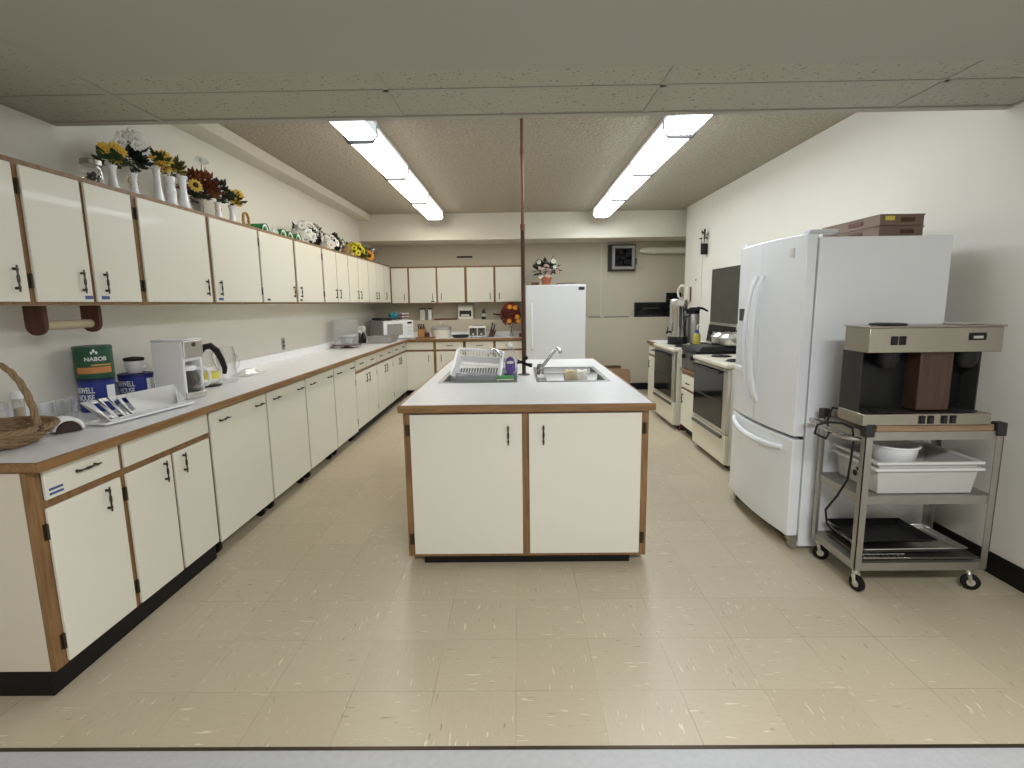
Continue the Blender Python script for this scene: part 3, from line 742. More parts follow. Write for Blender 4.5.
B = [(.03, .008), (.47, .008), (.47, .050), (.03, .050)]; Tp = [(.026, .002), (.475, .002), (.525, .112), (-.012, .112)]
sl = [[], [(.3, .42), (.6, .72)], [(.58, .635), (.67, .725), (.76, .815), (.86, .915)], [(.3, .42), (.6, .72)]]
hb = [.016]*4; ht = [.024, .024, .108, .108]
for i in range(4):
    j = (i+1) % 4
    wall(m, DR(*B[i], .016), DR(*B[j], .016), DR(*Tp[i], ht[i]), DR(*Tp[j], ht[j]), sl[i])
m.add([DR(*p, .016) for p in B], [(0, 1, 2, 3)])
m.build('rack', 'white_plastic', t, solid=.004)
for k, (x, y) in enumerate(((-2.235, 2.42), (-2.16, 2.47), (-2.225, 2.515))):
    m = MB().lathe([(0, CT+.0005), (.028, CT+.0005), (.034, CT+.09), (.032, CT+.09), (.026, CT+.006), (0, CT+.006)], (x, y, 0), 18)
    tag(m.build('drinking_glass', 'clear_glass'), ['clear drinking glass behind the white drainer, nearest the napkin pack', 'clear drinking glass standing directly behind the drainer near end', 'clear drinking glass behind the drainer, nearest the stacked coffee cans'][k], 'glass', 'clear glasses behind the drainer')
def can(label, c, r, h, z0, bodymat, lines, group=None, band=None, facing=None, lidmat='navy'):
    t = thing('coffee_can', label, 'can', (c[0], c[1], z0), group)
    MB().lathe([(0, z0+.0008), (r*.985, z0+.0008), (r, z0+.006), (r, z0+h-.012)], (*c, 0), 36).build('can_body', bodymat, t)
    MB().lathe([(r*1.015, z0+h-.016), (r*1.02, z0+h-.002), (r*.97, z0+h), (r*.95, z0+h-.003), (0, z0+h-.003)], (*c, 0), 36).build('lid', lidmat, t)
    fa = math.atan2(-c[1], -c[0]) if facing is None else facing
    for (s, size, zc, da, mat) in lines:
        m = MB()
        cond = .62 if len(lines) > 1 else 1.
        text_mb(m, s, size, lambda u, v, w: (c[0]+(r+.0006+w)*math.cos(fa+da+u*cond/r), c[1]+(r+.0006+w)*math.sin(fa+da+u*cond/r), zc+z0+v))
        m.build('lettering', mat, t, angle=0)
    return t, fa
def patch(t, c, r, fa, a0, a1, z0, z1, mat, name='printed_panel', off=.0005):
    n = 10; m = MB()
    m.v = [(c[0]+(r+off)*math.cos(fa+a0+(a1-a0)*i/n), c[1]+(r+off)*math.sin(fa+a0+(a1-a0)*i/n), z) for z in (z0, z1) for i in range(n+1)]
    m.f = [(i, i+1, n+2+i, n+1+i) for i in range(n)]; m.m = [0]*n
    return m.build(name, mat, t)
c1 = (-2.20, 2.70); hb_ = .172
t, fa = can('blue coffee can under the green can, white lettering on its side', c1, .079, hb_, CT, 'blue', [('MAXWELL', .042, .100, -.92, 'label_white'), ('HOUSE', .042, .062, -.72, 'label_white')], 'coffee cans')
patch(t, c1, .079, fa, .50, 1.15, CT+.045, CT+.135, 'label_white')
t, fa = can('green coffee can with orange band, stacked on the blue can', c1, .083, .165, CT+hb_, 'can_green', [('NABOB', .028, .092, .10, 'label_white')], 'coffee cans', lidmat='can_green')
patch(t, c1, .083, fa, -1.0, .95, CT+hb_+.028, CT+hb_+.060, 'can_orange')
patch(t, c1, .083, fa, -.15, .95, CT+hb_+.066, CT+hb_+.074, 'gold_wicker')
m = MB()
for da, dz, r_ in ((-.0, .148, .012), (-.12, .138, .010), (.12, .138, .010)):
    a = fa+.05+da; m.ball((c1[0]+.0832*math.cos(a), c1[1]+.0832*math.sin(a), CT+hb_+dz-.005), (.004, r_*.8, r_*.8), 8)
m.build('leaf_emblem', 'label_white', t)
c2 = (-2.20, 2.985)
t, fa = can('blue coffee can with white cup and coffee filter standing on it', c2, .085, .158, CT, 'blue', [('MAXWELL', .042, .092, -.82, 'label_white'), ('HOUSE', .042, .054, -.62, 'label_white')], 'coffee cans')
patch(t, c2, .085, fa, .60, 1.25, CT+.04, CT+.13, 'label_white')
zc = CT+.1585
t = thing('coffee_cup', 'white cup with handle and dark coffee grounds heaped on top, on a blue can', 'cup', (c2[0], c2[1], zc))
MB().lathe([(0, zc+.0006), (.034, zc+.0006), (.040, zc+.01), (.048, zc+.072), (.045, zc+.072), (.036, zc+.012), (0, zc+.012)], (*c2, 0), 24).build('cup_body', 'milk_glass', t)
hd = math.atan2(-c2[1], -c2[0])+1.25
MB().tube([(c2[0]+math.cos(hd)*(.040+.030*math.sin(PI*i/8)), c2[1]+math.sin(hd)*(.040+.030*math.sin(PI*i/8)), zc+.016+.046*i/8) for i in range(9)], .0055, 8).build('handle', 'milk_glass', t)
m = MB()
m.lathe([(.0445, zc+.066), (.050, zc+.0725), (.053, zc+.083), (.045, zc+.088), (.02, zc+.092), (0, zc+.093)], (*c2, 0), 24); m.build('coffee_grounds', 'coffee', t)
tag(MB().lathe([(0, CT+.0006), (.04, CT+.0006), (.042, CT+.08), (.040, CT+.115), (.022, CT+.13), (.02, CT+.15), (0, CT+.15)], (-2.262, 2.862, 0), 18).build('storage_jar', 'smoked'), 'smoky glass jar in the gap between the two stacks of coffee cans', 'jar')
# white coffee maker
t = thing('coffee_maker', 'white drip coffee maker with steel front and glass carafe', 'coffee maker', (-2.0, 3.06, CT))
x0, x1, y0, y1 = -2.085, -1.895, 2.97, 3.155; zt = 1.238
MB().box(x0, x1-.012, y0, y0+.02, CT+.001, zt-.004).box(x0, x1-.012, y1-.02, y1, CT+.001, zt-.004).box(x0, x0+.07, y0+.02, y1-.02, CT+.001, zt-.004).build('housing', 'white_plastic', t, bevel=.008, seg=3)
MB().box(x0+.071, x1-.01, y0+.0205, y1-.0205, 1.115, zt-.006).build('brew_head', 'white_app', t, bevel=.004)
MB().box(x1-.010, x1, y0+.002, y1-.002, 1.132, zt-.004).build('steel_front', 'steel_z', t, bevel=.006, label='brushed steel front panel')
MB().ball((x1+.001, (y0+y1)/2, 1.21), (.002, .022, .013), 16).build('badge', 'hinge_metal', t)
MB().box(x0-.001, x1-.004, y0-.001, y1+.001, zt-.0035, zt+.006).build('lid', 'white_app', t, bevel=.005)
m = MB(); yc = (y0+y1)/2
poly = [(x0+.072, y0+.021), (x1-.01, y0)]+[(x1-.01+.045*math.sin(PI*i/10), y0+(y1-y0)*i/10) for i in range(1, 10)]+[(x1-.01, y1), (x0+.072, y1-.021)]
MB().prism(poly, 2, CT+.001, CT+.038).build('base', 'steel_z', t, bevel=.003)
cc = (x1-.055, yc)
MB().lathe([(0, CT+.0385), (.058, CT+.0385), (.058, CT+.042), (0, CT+.043)], (*cc, 0), 24).build('warming_plate', 'black', t)
cf = MB().lathe([(0, CT+.0435), (.055, CT+.0435), (.067, CT+.075), (.066, CT+.115), (.050, CT+.158), (.050, CT+.168)], (*cc, 0), 24).build('carafe', 'smoked', t)
MB().lathe([(.052, CT+.160), (.053, CT+.176), (.045, CT+.186), (0, CT+.188)], (*cc, 0), 24).build('carafe_lid', 'white_plastic', cf)
hp = [(cc[0]+.050, CT+.165), (cc[0]+.085, CT+.175), (cc[0]+.115, CT+.15), (cc[0]+.118, CT+.10), (cc[0]+.10, CT+.07), (cc[0]+.07, CT+.065)]
MB().tube([(p[0], cc[1]+.01+.25*(p[0]-cc[0]-.05), p[1]) for p in hp], [.009, .010, .010, .009, .008, .008], 8).build('handle', 'white_plastic', cf)
# second coffee pot, black handle
c3 = (-2.09, 3.49)
t = thing('coffee_pot', 'glass coffee pot with big black arched handle and yellow collar, behind the coffee maker', 'coffee pot', (*c3, CT))
MB().lathe([(0, CT+.0006), (.085, CT+.0006), (.088, CT+.012), (.07, CT+.016), (0, CT+.016)], (*c3, 0), 24).build('base', 'black_gloss', t)
MB().lathe([(.06, CT+.017), (.078, CT+.05), (.075, CT+.10), (.05, CT+.16), (.042, CT+.20), (.052, CT+.23)], (*c3, 0), 24).build('pot', 'clear_glass', t)
MB().lathe([(.079, CT+.052), (.0785, CT+.075), (.076, CT+.095)], (*c3, 0), 24).build('collar', 'yellow_tape', t)
hp = [(-.03, .225), (.0, .262), (.04, .268), (.075, .235), (.100, .175), (.118, .11), (.112, .07)]
MB().tube([(c3[0]+p[0]*.62, c3[1]+p[0]*.8, CT+p[1]) for p in hp], [.014, .021, .023, .022, .020, .018, .013], 10).build('handle', 'black', t)
# glass jug and crumpled wrap
c4 = (-2.06, 3.69)
t = thing('glass_jug', 'clear empty glass jug beside the black-handled coffee pot', 'jug', (*c4, CT))
MB().lathe([(0, CT+.0006), (.058, CT+.0006), (.062, CT+.01), (.058, CT+.10), (.066, CT+.17), (.056, CT+.215), (.05, CT+.245), (.047, CT+.245), (.052, CT+.212), (.062, CT+.17), (.054, CT+.10), (.056, CT+.014), (0, CT+.012)], (*c4, 0), 24).build('jug_body', 'clear_glass', t)
MB().tube([(c4[0]+.05+.028*math.sin(PI*i/8), c4[1]+.02, CT+.08+.12*i/8) for i in range(9)], .006, 8).build('handle', 'clear_glass', t)
m = MB(); rnd = random.Random(3); nx = 14
for j in range(8):
    for i in range(nx): 
        e = math.sin(PI*i/(nx-1))*math.sin(PI*j/7)
        m.v.append((-2.19+.14*j/7+.01*rnd.random(), 3.93+.30*i/(nx-1)+.012*rnd.random(), CT+.003+e*(.02+.034*rnd.random())))
m.f = [(j*nx+i, j*nx+i+1, (j+1)*nx+i+1, (j+1)*nx+i) for j in range(7) for i in range(nx-1)]; m.m = [0]*len(m.f)
tag(m.build('plastic_wrap', 'foil', None, solid=.001, angle=0), 'crumpled clear plastic wrap lying on counter beyond the glass jug', 'wrap')
# paper towel bar
t = thing('paper_towel_bar', 'dark wooden paper towel holder without roll, under the left wall cabinets', 'towel holder', (-2.15, 2.5, 1.44))
for y in (2.345, 2.655):
    p = [(-2.19, 1.441), (-2.098, 1.441), (-2.098, 1.355)]+[(-2.144+.046*math.cos(a), 1.355+.046*math.sin(a)) for a in [-PI*i/12 for i in range(1, 12)]]+[(-2.19, 1.355)]
    MB().prism([(q[0], q[1]) for q in p], 1, y-.011, y+.011).build('bracket', 'dark_stain', t, bevel=.002)
MB().cyl((-2.144, 2.357, 1.352), (-2.144, 2.643, 1.352), .021, 16).build('roller', 'straw', t)
m = MB().box(XL, XL+.005, 5.19, 5.26, .99, 1.11)
t = thing('wall_outlet', 'grey electrical outlet plate on left wall above the backsplash', 'outlet', (XL, 5.225, 1.05))
MB().box(XL+.0005, XL+.006, 5.19, 5.26, .992, 1.108).build('plate', 'grey_box', t, bevel=.002)
for z in (1.03, 1.07): MB().box(XL+.006, XL+.008, 5.21, 5.24, z-.013, z+.013).build('socket', 'charcoal', t, bevel=.001)
# cake stand with tall clear dome
c5 = (-2.13, 6.55)
t = thing('cake_stand', 'dark red footed cake plate under a tall clear plastic dome', 'cake stand', (*c5, CT))
MB().lathe([(0, CT+.0006), (.075, CT+.0006), (.07, CT+.008), (.03, CT+.014), (.03, CT+.026), (.17, CT+.030), (.178, CT+.040), (0, CT+.036)], (*c5, 0), 36).build('plate', 'red_brown', t)
MB().lathe([(.150, CT+.041), (.150, CT+.33), (.142, CT+.352), (0, CT+.356)], (*c5, 0), 36).build('dome', 'clear_plastic', t)
# items before the microwave
t = thing('plastic_tub', 'clear plastic food tub with lid near the cake stand', 'tub', (-2.22, 6.98, CT))
MB().box(-2.305, -2.155, 6.86, 7.09, CT+.001, CT+.115).build('tub', 'clear_plastic', t, bevel=.015)
MB().box(-2.312, -2.148, 6.853, 7.097, CT+.1155, CT+.13).build('lid', 'white_grey', t, bevel=.004)
for k, (x, y, h) in enumerate(((-2.165, 7.22, .16), (-2.13, 7.30, .165))):
    t = thing('sauce_bottle', ['black sauce bottle with pale cap in front of the grey pan, nearer the dome', 'black sauce bottle with pale cap touching the grey roasting pan'][k], 'bottle', (x, y, CT), 'black bottles on left counter')
    MB().lathe([(0, CT+.0006), (.028, CT+.0006), (.030, CT+.01), (.030, CT+h*.7), (.014, CT+h*.92), (0, CT+h*.92)], (x, y, 0), 16).build('bottle', 'black_gloss', t)
    MB().lathe([(.016, CT+h*.92), (.016, CT+h*1.05), (0, CT+h*1.06)], (x, y, 0), 12).build('cap', 'petal_grey', t)
m = MB(); rnd = random.Random(5)
for k in range(16): m.ball((-2.235+.05*rnd.random(), 7.40+.14*rnd.random(), CT+.045+.16*rnd.random()), (.038, .045, .04), 8)
t = tag(m.build('plastic_bag', 'petal_grey'), 'bunched blue-grey plastic bag beside the microwave', 'bag')
t = thing('roasting_pan', 'shallow grey roasting pan with rim on counter in front of the microwave', 'pan', (-1.87, 7.36, CT))
m = MB(); x0, x1, y0, y1 = -2.05, -1.70, 7.16, 7.56; ins = .03
m.add([(x0+ins, y0+ins, CT+.001), (x1-ins, y0+ins, CT+.001), (x1-ins, y1-ins, CT+.001), (x0+ins, y1-ins, CT+.001), (x0, y0, CT+.085), (x1, y0, CT+.085), (x1, y1, CT+.085), (x0, y1, CT+.085)],
      [(0, 1, 2, 3)]+[(i, (i+1) % 4, 4+(i+1) % 4, 4+i) for i in range(4)])
m.build('pan', 'grey_pan', t, solid=.003, bevel=.01)
m = MB().tube([(x0, y0, CT+.087), (x1, y0, CT+.087), (x1, y1, CT+.087), (x0, y1, CT+.087)], .007, 8, True); m.build('rim', 'grey_pan', t)
# microwave, turned across the corner
MW = (-1.935, 8.125, CT); MR = math.radians(47)
t = thing('microwave_oven', 'white microwave oven with grey side, turned across the back left corner', 'microwave', MW, rotz=MR)
x0, x1, y0, y1, zb, zt = -.265, .265, -.20, .19, .012, .285
MB().box(x0, x1, y0+.035, y1, zb, zt).build('case', 'grey_box', t, bevel=.005)
MB().box(x0, x1-.14, y0, y0+.034, zb, zt).build('door', 'white_app', t, bevel=.006)
MB().box(x0+.055, x1-.20, y0-.003, y0-.0005, zb+.055, zt-.05).build('window', 'grey_pan', t, bevel=.001)
cp = MB().box(x1-.138, x1, y0, y0+.034, zb, zt).build('control_panel', 'white_app', t, bevel=.006)
MB().box(x1-.11, x1-.03, y0-.003, y0-.0005, zt-.055, zt-.025).build('display', 'black_gloss', cp)
m = MB()
for i in range(3):
    for j in range(4): m.box(x1-.11+.03*i, x1-.09+.03*i, y0-.003, y0-.0005, zb+.05+.033*j, zb+.072+.033*j)
m.build('keypad', 'white_grey', cp)
for xx in (x0+.04, x1-.04):
    for yy in (y0+.06, y1-.04): MB().cyl((xx, yy, .0005), (xx, yy, zb-.0002), .012, 10).build('foot', 'black', t)
def on_mw(o):
    o.location = (MW[0], MW[1], MW[2]); o.rotation_euler = (0, 0, MR); return o
zt += .0008
tag(on_mw(MB().box(-.25, -.06, -.12, .14, zt, zt+.04).build('storage_tray', 'charcoal', None, bevel=.006)), 'dark flat storage tray lying on the microwave', 'tray')
m = MB(); rnd = random.Random(9)
for k in range(14): m.ball((-.02+.09*rnd.random(), -.06+.12*rnd.random(), zt+.036+.065*rnd.random()), (.035, .035, .036), 8)
tag(on_mw(m.build('cloth_bag', 'teal')), 'teal bag bunched on the microwave beside the tray', 'bag')
m = MB()
for k in range(5): m.slot(k % 2).box(.115+.003*k, .245+.002*k, -.11, .10, zt+.021*k, zt+.021*k+.019)
tag(on_mw(m.build('towel_stack', ['petal_grey', 'red_brown'])), 'folded striped tea towels stacked on right end of the microwave', 'towels')
# knife block, crock, board, skillet, toaster
t = thing('knife_block', 'light wooden knife block with black handles beside the microwave', 'knife block', (-1.50, 8.30, CT))
MB().prism([(8.22, CT+.001), (8.38, CT+.001), (8.38, CT+.11), (8.30, CT+.17), (8.22, CT+.12)], 0, -1.555, -1.445).build('block', 'block_wood', t, bevel=.003)
for k in range(4):
    x = -1.54+.028*k; MB().tube([(x, 8.25, CT+.143), (x, 8.205, CT+.215)], .009, 8).build('handle', 'black', t)
tag(MB().lathe([(0, CT+.0006), (.036, CT+.0006), (.04, CT+.05), (.036, CT+.085), (0, CT+.09)], (-1.405, 8.22, 0), 16).build('sugar_jar', 'red_brown'), 'small dark brown jar between knife block and crock', 'jar')
tag(MB().box(-1.56, -1.27, 8.03, 8.165, CT+.0006, CT+.022).build('cutting_board', 'oak_x', None, bevel=.004), 'brown wooden cutting board lying flat before the crock', 'cutting board')
c6 = (-1.19, 8.25)
t = thing('slow_cooker', 'white crock with clear lid and knob below the back wall cabinets', 'slow cooker', (*c6, CT))
sq = lambda mb: squash(mb, (*c6, 0), 1.0, .8)
sq(MB().lathe([(0, CT+.001), (.135, CT+.001), (.15, CT+.02), (.158, CT+.12), (.16, CT+.125)], (*c6, 0), 32)).build('crock', 'off_white', t)
sq(MB().lathe([(.161, CT+.1255), (.165, CT+.135), (.158, CT+.15), (.155, CT+.165), (.135, CT+.165), (0, CT+.165)], (*c6, 0), 32)).build('rim', 'grey_pan', t)
sq(MB().lathe([(.15, CT+.166), (.13, CT+.185), (.06, CT+.205), (0, CT+.208)], (*c6, 0), 32)).build('lid', 'clear_plastic', t)
MB().lathe([(.012, CT+.207), (.010, CT+.222), (.024, CT+.232), (0, CT+.238)], (*c6, 0), 14).build('knob', 'white_plastic', t)
t = thing('frying_pan', 'dark round frying pan between the crock and toaster', 'frying pan', (-.89, 8.24, CT))
MB().lathe([(0, CT+.001), (.115, CT+.001), (.135, CT+.04), (.130, CT+.04), (.112, CT+.006), (0, CT+.006)], (-.89, 8.24, 0), 28).build('pan', 'charcoal', t)
MB().tube([(-.89+.13*.9, 8.14, CT+.037), (-.80, 8.07, CT+.045), (-.77, 8.045, CT+.045)], [.008, .011, .009], 8).build('handle', 'black', t)
t = thing('toaster', 'white four-slot toaster with chrome ends on back counter', 'toaster', (-.62, 8.25, CT))
MB().box(-.755, -.49, 8.17, 8.33, CT+.008, CT+.178).build('shell', 'white_plastic', t, bevel=.025, seg=4)
for x in (-.682, -.558):
    p = MB().box(x-.056, x+.056, 8.163, 8.1695, CT+.03, CT+.15).build('chrome_panel', 'sheet_metal', t, bevel=.002)
    MB().cyl((x, 8.152, CT+.055), (x, 8.1628, CT+.055), .014, 14).build('knob', 'off_white', p)
    MB().box(x-.02, x+.02, 8.145, 8.162, CT+.11, CT+.125).build('lever', 'black', p)
for y in (8.205, 8.235, 8.265, 8.295): MB().box(-.70, -.54, y-.008, y+.008, CT+.1782, CT+.1795).build('slot', 'black', t)
for x in (-.71, -.53):
    for y in (8.19, 8.31): MB().cyl((x, y, CT+.0005), (x, y, CT+.012), .012, 10).build('foot', 'black', t)
t = thing('knife_block', 'slanted dark knife block with striped handles beside the toaster', 'knife block', (-.40, 8.32, CT))
MB().prism([(-.46, CT+.001), (-.37, CT+.001), (-.33, CT+.10), (-.405, CT+.16)], 1, 8.26, 8.38).build('block', 'dark_stain', t, bevel=.003)
for k in range(4): MB().tube([(-.40+.016*k, 8.255, CT+.13-.012*k), (-.385+.016*k, 8.245, CT+.225-.014*k)], .0085, 8).build('handle', ['black', 'steel_z'][k % 2], t)
tag(MB().lathe([(0, CT+.0006), (.02, CT+.0006), (.02, CT+.05), (.012, CT+.06), (0, CT+.06)], (.045, 8.2, 0), 14).build('salt_shaker', 'red_brown'), 'small dark shaker on back counter end beside the freezer', 'shaker')
# things on the back ledge
ZL = 1.1655
for k, (x, w) in enumerate(((-1.525, .075), (-1.405, .05))):
    t = thing('storage_box', ['wider white upright box with black lid on the back ledge', 'narrower white upright box with black lid on the back ledge'][k], 'box', (x, 8.58, ZL), 'white boxes on the back ledge')
    MB().box(x-w/2, x+w/2, 8.54, 8.63, ZL+.0005, ZL+.17).build('box', 'petal_grey' if k == 0 else 'white_plastic', t, bevel=.003)
    MB().box(x-w/2-.004, x+w/2+.004, 8.536, 8.634, ZL+.171, ZL+.19).build('lid', 'black', t, bevel=.003)
tag(MB().box(-1.33, -.97, 8.52, 8.60, ZL+.0005, ZL+.022).build('utensil_tray', 'red_brown', None, bevel=.004), 'long dark red utensil tray on the back ledge', 'tray')
t = thing('can_opener', 'white countertop appliance with dark window on back ledge, above the toaster', 'appliance', (-.83, 8.59, ZL))
MB().prism([(8.525, ZL+.0005), (8.66, ZL+.0005), (8.66, ZL+.235), (8.57, ZL+.24), (8.535, ZL+.18)], 0, -.95, -.71).build('body', 'off_white', t, bevel=.008)
MB().box(-.925, -.735, 8.517, 8.5238, ZL+.05, ZL+.145).build('window', 'charcoal', t, bevel=.002)
MB().box(-.90, -.77, 8.514, 8.5165, ZL+.055, ZL+.085).build('strip', 'petal_grey', t)
t = thing('sauce_bottle', 'dark bottle with pale label standing alone on the back ledge', 'bottle', (-.54, 8.58, ZL))
MB().lathe([(0, ZL+.0006), (.030, ZL+.0006), (.032, ZL+.01), (.032, ZL+.11), (.018, ZL+.145), (.016, ZL+.165), (0, ZL+.166)], (-.54, 8.58, 0), 18).build('bottle', 'charcoal', t)
MB().lathe([(.0325, ZL+.045), (.0325, ZL+.095)], (-.54, 8.58, 0), 18).build('label', 'petal_grey', t)
t = thing('frying_pan', 'small black pan on the back ledge with handle sticking out behind red flowers', 'frying pan', (-.14, 8.6, ZL))
MB().lathe([(0, ZL+.001), (.075, ZL+.001), (.09, ZL+.05), (.086, ZL+.05), (.072, ZL+.006), (0, ZL+.006)], (-.14, 8.603, 0), 24).build('pan', 'black', t)
MB().tube([(-.22, 8.58, ZL+.045), (-.30, 8.56, ZL+.075), (-.39, 8.55, ZL+.085)], [.008, .012, .010], 8).build('handle', 'black', t)
tag(MB().box(-.96, -.71, 8.68, 8.6995, 2.15, 2.175).build('wall_vent', 'black', None), 'thin black slot vent on back wall above the cabinets', 'vent')

# ------------------------------------------------------------------ flowers
def flower(mb, c, r, dirv, n=9, slot=0, cslot=1, layers=1, cr=.28):
    d = V(dirv).normalized(); u = d.orthogonal().normalized(); w = d.cross(u); c = V(c); mb.slot(slot)
    for l in range(layers):
        rr = r*(1-.28*l); lift = .16+.30*l
        for i in range(n):
            a = 2*PI*(i+.5*l)/n; e = u*math.cos(a)+w*math.sin(a); f = u*-math.sin(a)+w*math.cos(a)
            hw = rr*math.sin(PI/n)*.95
            mb.add([c+e*rr*.12, c+e*rr*.6+f*hw+d*rr*lift, c+e*rr+d*rr*lift*.7, c+e*rr*.6-f*hw+d*rr*lift, c+e*rr*.6+d*rr*(lift-.12)], [(0, 4, 1), (1, 4, 2), (2, 4, 3), (3, 4, 0)])
    mb.slot(cslot).ball(c+d*r*.12, r*cr, 8); mb.slot(0)
def leaves(mb, c, rad, n, size, rnd, up=.3, flat=1.):
    for k in range(n):
        a = rnd.random()*2*PI; el = rnd.random()*1.5-.4
        d = V((math.cos(a)*math.cos(el), math.sin(a)*math.cos(el), math.sin(el)*flat+up*.3)).normalized()
        p = V(c)+V((d.x*rad[0], d.y*rad[1], d.z*rad[2]))*(.25+.7*rnd.random()); s = size*(.6+.7*rnd.random())
        sd = d.cross(V((rnd.random()-.5, rnd.random()-.5, 1))).normalized()*s*.38; nn = d.cross(sd).normalized()*s*.12
        mb.add([p, p+d*s*.45+sd+nn, p+d*s, p+d*s*.45-sd+nn, p+d*s*.5], [(0, 4, 1), (1, 4, 2), (2, 4, 3), (3, 4, 0)])
VASE = [(0, .0006), (.036, .0006), (.040, .006), (.030, .03), (.021, .07), (.017, .11), (.020, .145), (.027, .165), (.024, .165), (.016, .145), (.014, .11), (0, .03)]
def vase_arr(name, label, y, x, h, heads, leafmat, lc, lrad, nleaf, ls, petal, centre, group, vmat='milk_glass', prof=None, seed=1, rs=1., base=2.0228, stems=True, handles=False, layers=2, npet=9):
    rnd = random.Random(seed); t = thing(name, label, 'flowers', (x, y, base), group)
    k = h/.165
    MB().lathe([(r*rs, z*k+base) for r, z in (prof or VASE)], (x, y, 0), 20).build('vase', vmat, t)
    if handles:
        for s in (-1, 1): MB().tube([(x, y+s*(.018+.022*math.sin(PI*i/6)), base+h*(.55+.3*i/6)) for i in range(7)], .003, 6).build('vase_handle', 'gold_wicker', t)
    m = MB(); top = V((x, y, base+h-.01))
    for (dx, dy, dz, r) in heads: m.tube([top, top+V((dx, dy, dz))*.55+V((0, 0, .01)), top+V((dx, dy, dz))], .0022, 5)
    leaves(m, (x+lc[0], y+lc[1], base+h+lc[2]), lrad, int(nleaf*1.7), ls, rnd)
    m.build('foliage', leafmat, t, angle=0)
    for (dx, dy, dz, r) in heads:
        p = top+V((dx, dy, dz)); m = MB()
        flower(m, p, r*(1.22 if petal == 'petal_yellow' else .92), (.7+dx*2, -.62+dy*2.5, .35+dz*1.2), npet, 0, 1, layers); m.build('flower', [petal, centre], t, angle=0)
    return t
VG = 'vases of artificial flowers on the left wall cabinets'
X = -2.14
t = thing('glass_jar', 'clear glass jar with metal lid, at left of the row on the wall cabinets', 'jar', (X, 2.775, 2.0228))
MB().lathe([(0, 2.0235), (.042, 2.0235), (.046, 2.03), (.046, 2.12), (.042, 2.137)], (X, 2.775, 0), 24).build('jar', 'clear_glass', t)
m = MB(); rnd = random.Random(2)
for k in range(26):
    a = rnd.random()*6.28; q = .033*rnd.random()**.5; m.ball((X+math.cos(a)*q, 2.775+math.sin(a)*q, 2.035+.07*rnd.random()), .0095, 6)
m.build('contents', 'charcoal', t)
MB().lathe([(.047, 2.138), (.047, 2.160), (.043, 2.164), (0, 2.165)], (X, 2.775, 0), 24).build('lid', 'steel_x', t)
vase_arr('flower_vase', 'white vase with orange-yellow flowers, first in the row right of glass jar', 2.915, X, .15, [(-.0, -.035, .085, .034), (.03, .0, .10, .03), (.02, .05, .09, .032), (.0, .035, .05, .028)], 'leaf', (0, 0, .02), (.05, .06, .035), 26, .05, 'petal_yellow', 'petal_orange', VG, seed=11)
vase_arr('flower_vase', 'white handled vase with tall white blossoms reaching towards the dropped ceiling', 3.07, X, .145, [(-.0, -.03, .19, .056), (.02, .03, .19, .054), (.0, -.07, .15, .048), (.03, .0, .225, .045), (.0, .07, .15, .048), (.035, .085, .09, .038), (.05, -.02, .15, .045), (.05, .035, .14, .045)], 'leaf_dark', (0, .0, .07), (.06, .065, .08), 70, .06, 'petal_white', 'petal_grey', VG, seed=12, handles=True)
vase_arr('flower_vase', 'tall white vase with big yellow daisies, third vase of the row', 3.275, X, .235, [(.0, -.04, .05, .042), (.03, .035, .06, .050), (.0, .075, .025, .042), (.03, -.0, .03, .034)], 'leaf', (0, 0, .015), (.05, .06, .04), 34, .055, 'petal_yellow', 'petal_orange', VG, seed=13)
vase_arr('flower_vase', 'ribbed white vase with small yellow-green flowers, fourth vase of the row', 3.395, X, .20, [(.0, -.03, .07, .026), (.03, .03, .08, .026), (.0, .08, .07, .028), (.03, .0, .05, .024), (.02, .11, .06, .026), (.0, -.06, .05, .026)], 'leaf_olive', (0, .03, .05), (.05, .08, .05), 60, .05, 'petal_gold', 'leaf_olive', VG, seed=14, prof=[(0, .0006), (.038, .0006), (.042, .008), (.032, .04), (.026, .06), (.032, .09), (.026, .115), (.022, .125), (.028, .14), (.030, .165), (.026, .165), (.018, .13), (0, .03)])
t = thing('bud_vase', 'slender white vase without flowers, before the rust-brown leaves', 'vase', (-2.12, 3.49, 2.0228), VG)
MB().lathe([(r*1.15, z*1.36+2.0228) for r, z in VASE], (-2.12, 3.49, 0), 22).build('vase', 'milk_glass', t)
def rust():
    y = 3.70; rnd = random.Random(21); base = 2.0228
    t = thing('flower_vase', 'smoky glass vase with rust-brown autumn leaves, one sunflower and a tall white daisy', 'flowers', (X-.02, y, base), VG)
    MB().lathe([(0, base+.0006), (.030, base+.0006), (.034, base+.01), (.038, base+.10), (.044, base+.14)], (X-.02, y, 0), 20).build('vase', 'smoked', t)
    m = MB(); leaves(m, (X-.02, y+.05, base+.20), (.09, .13, .115), 260, .05, rnd, .2); m.build('autumn_leaves', 'leaf_rust', t, angle=0)
    m = MB(); leaves(m, (X, y-.02, base+.12), (.05, .07, .04), 22, .05, rnd, .2)
    m.tube([(X, y, base+.12), (X, y+.04, base+.25), (X, y+.06, base+.385)], .0022, 5); m.build('foliage', 'leaf_dark', t, angle=0)
    m = MB(); flower(m, (X+.05, y-.125, base+.185), .048, (.75, -.62, .25), 12, 0, 1, 2, .42); m.build('sunflower', ['petal_yellow', 'flower_brown'], t, angle=0)
    m = MB(); flower(m, (X, y+.06, base+.385), .05, (.5, -.45, .6), 9); m.build('daisy', ['petal_white', 'petal_grey'], t, angle=0)
rust()
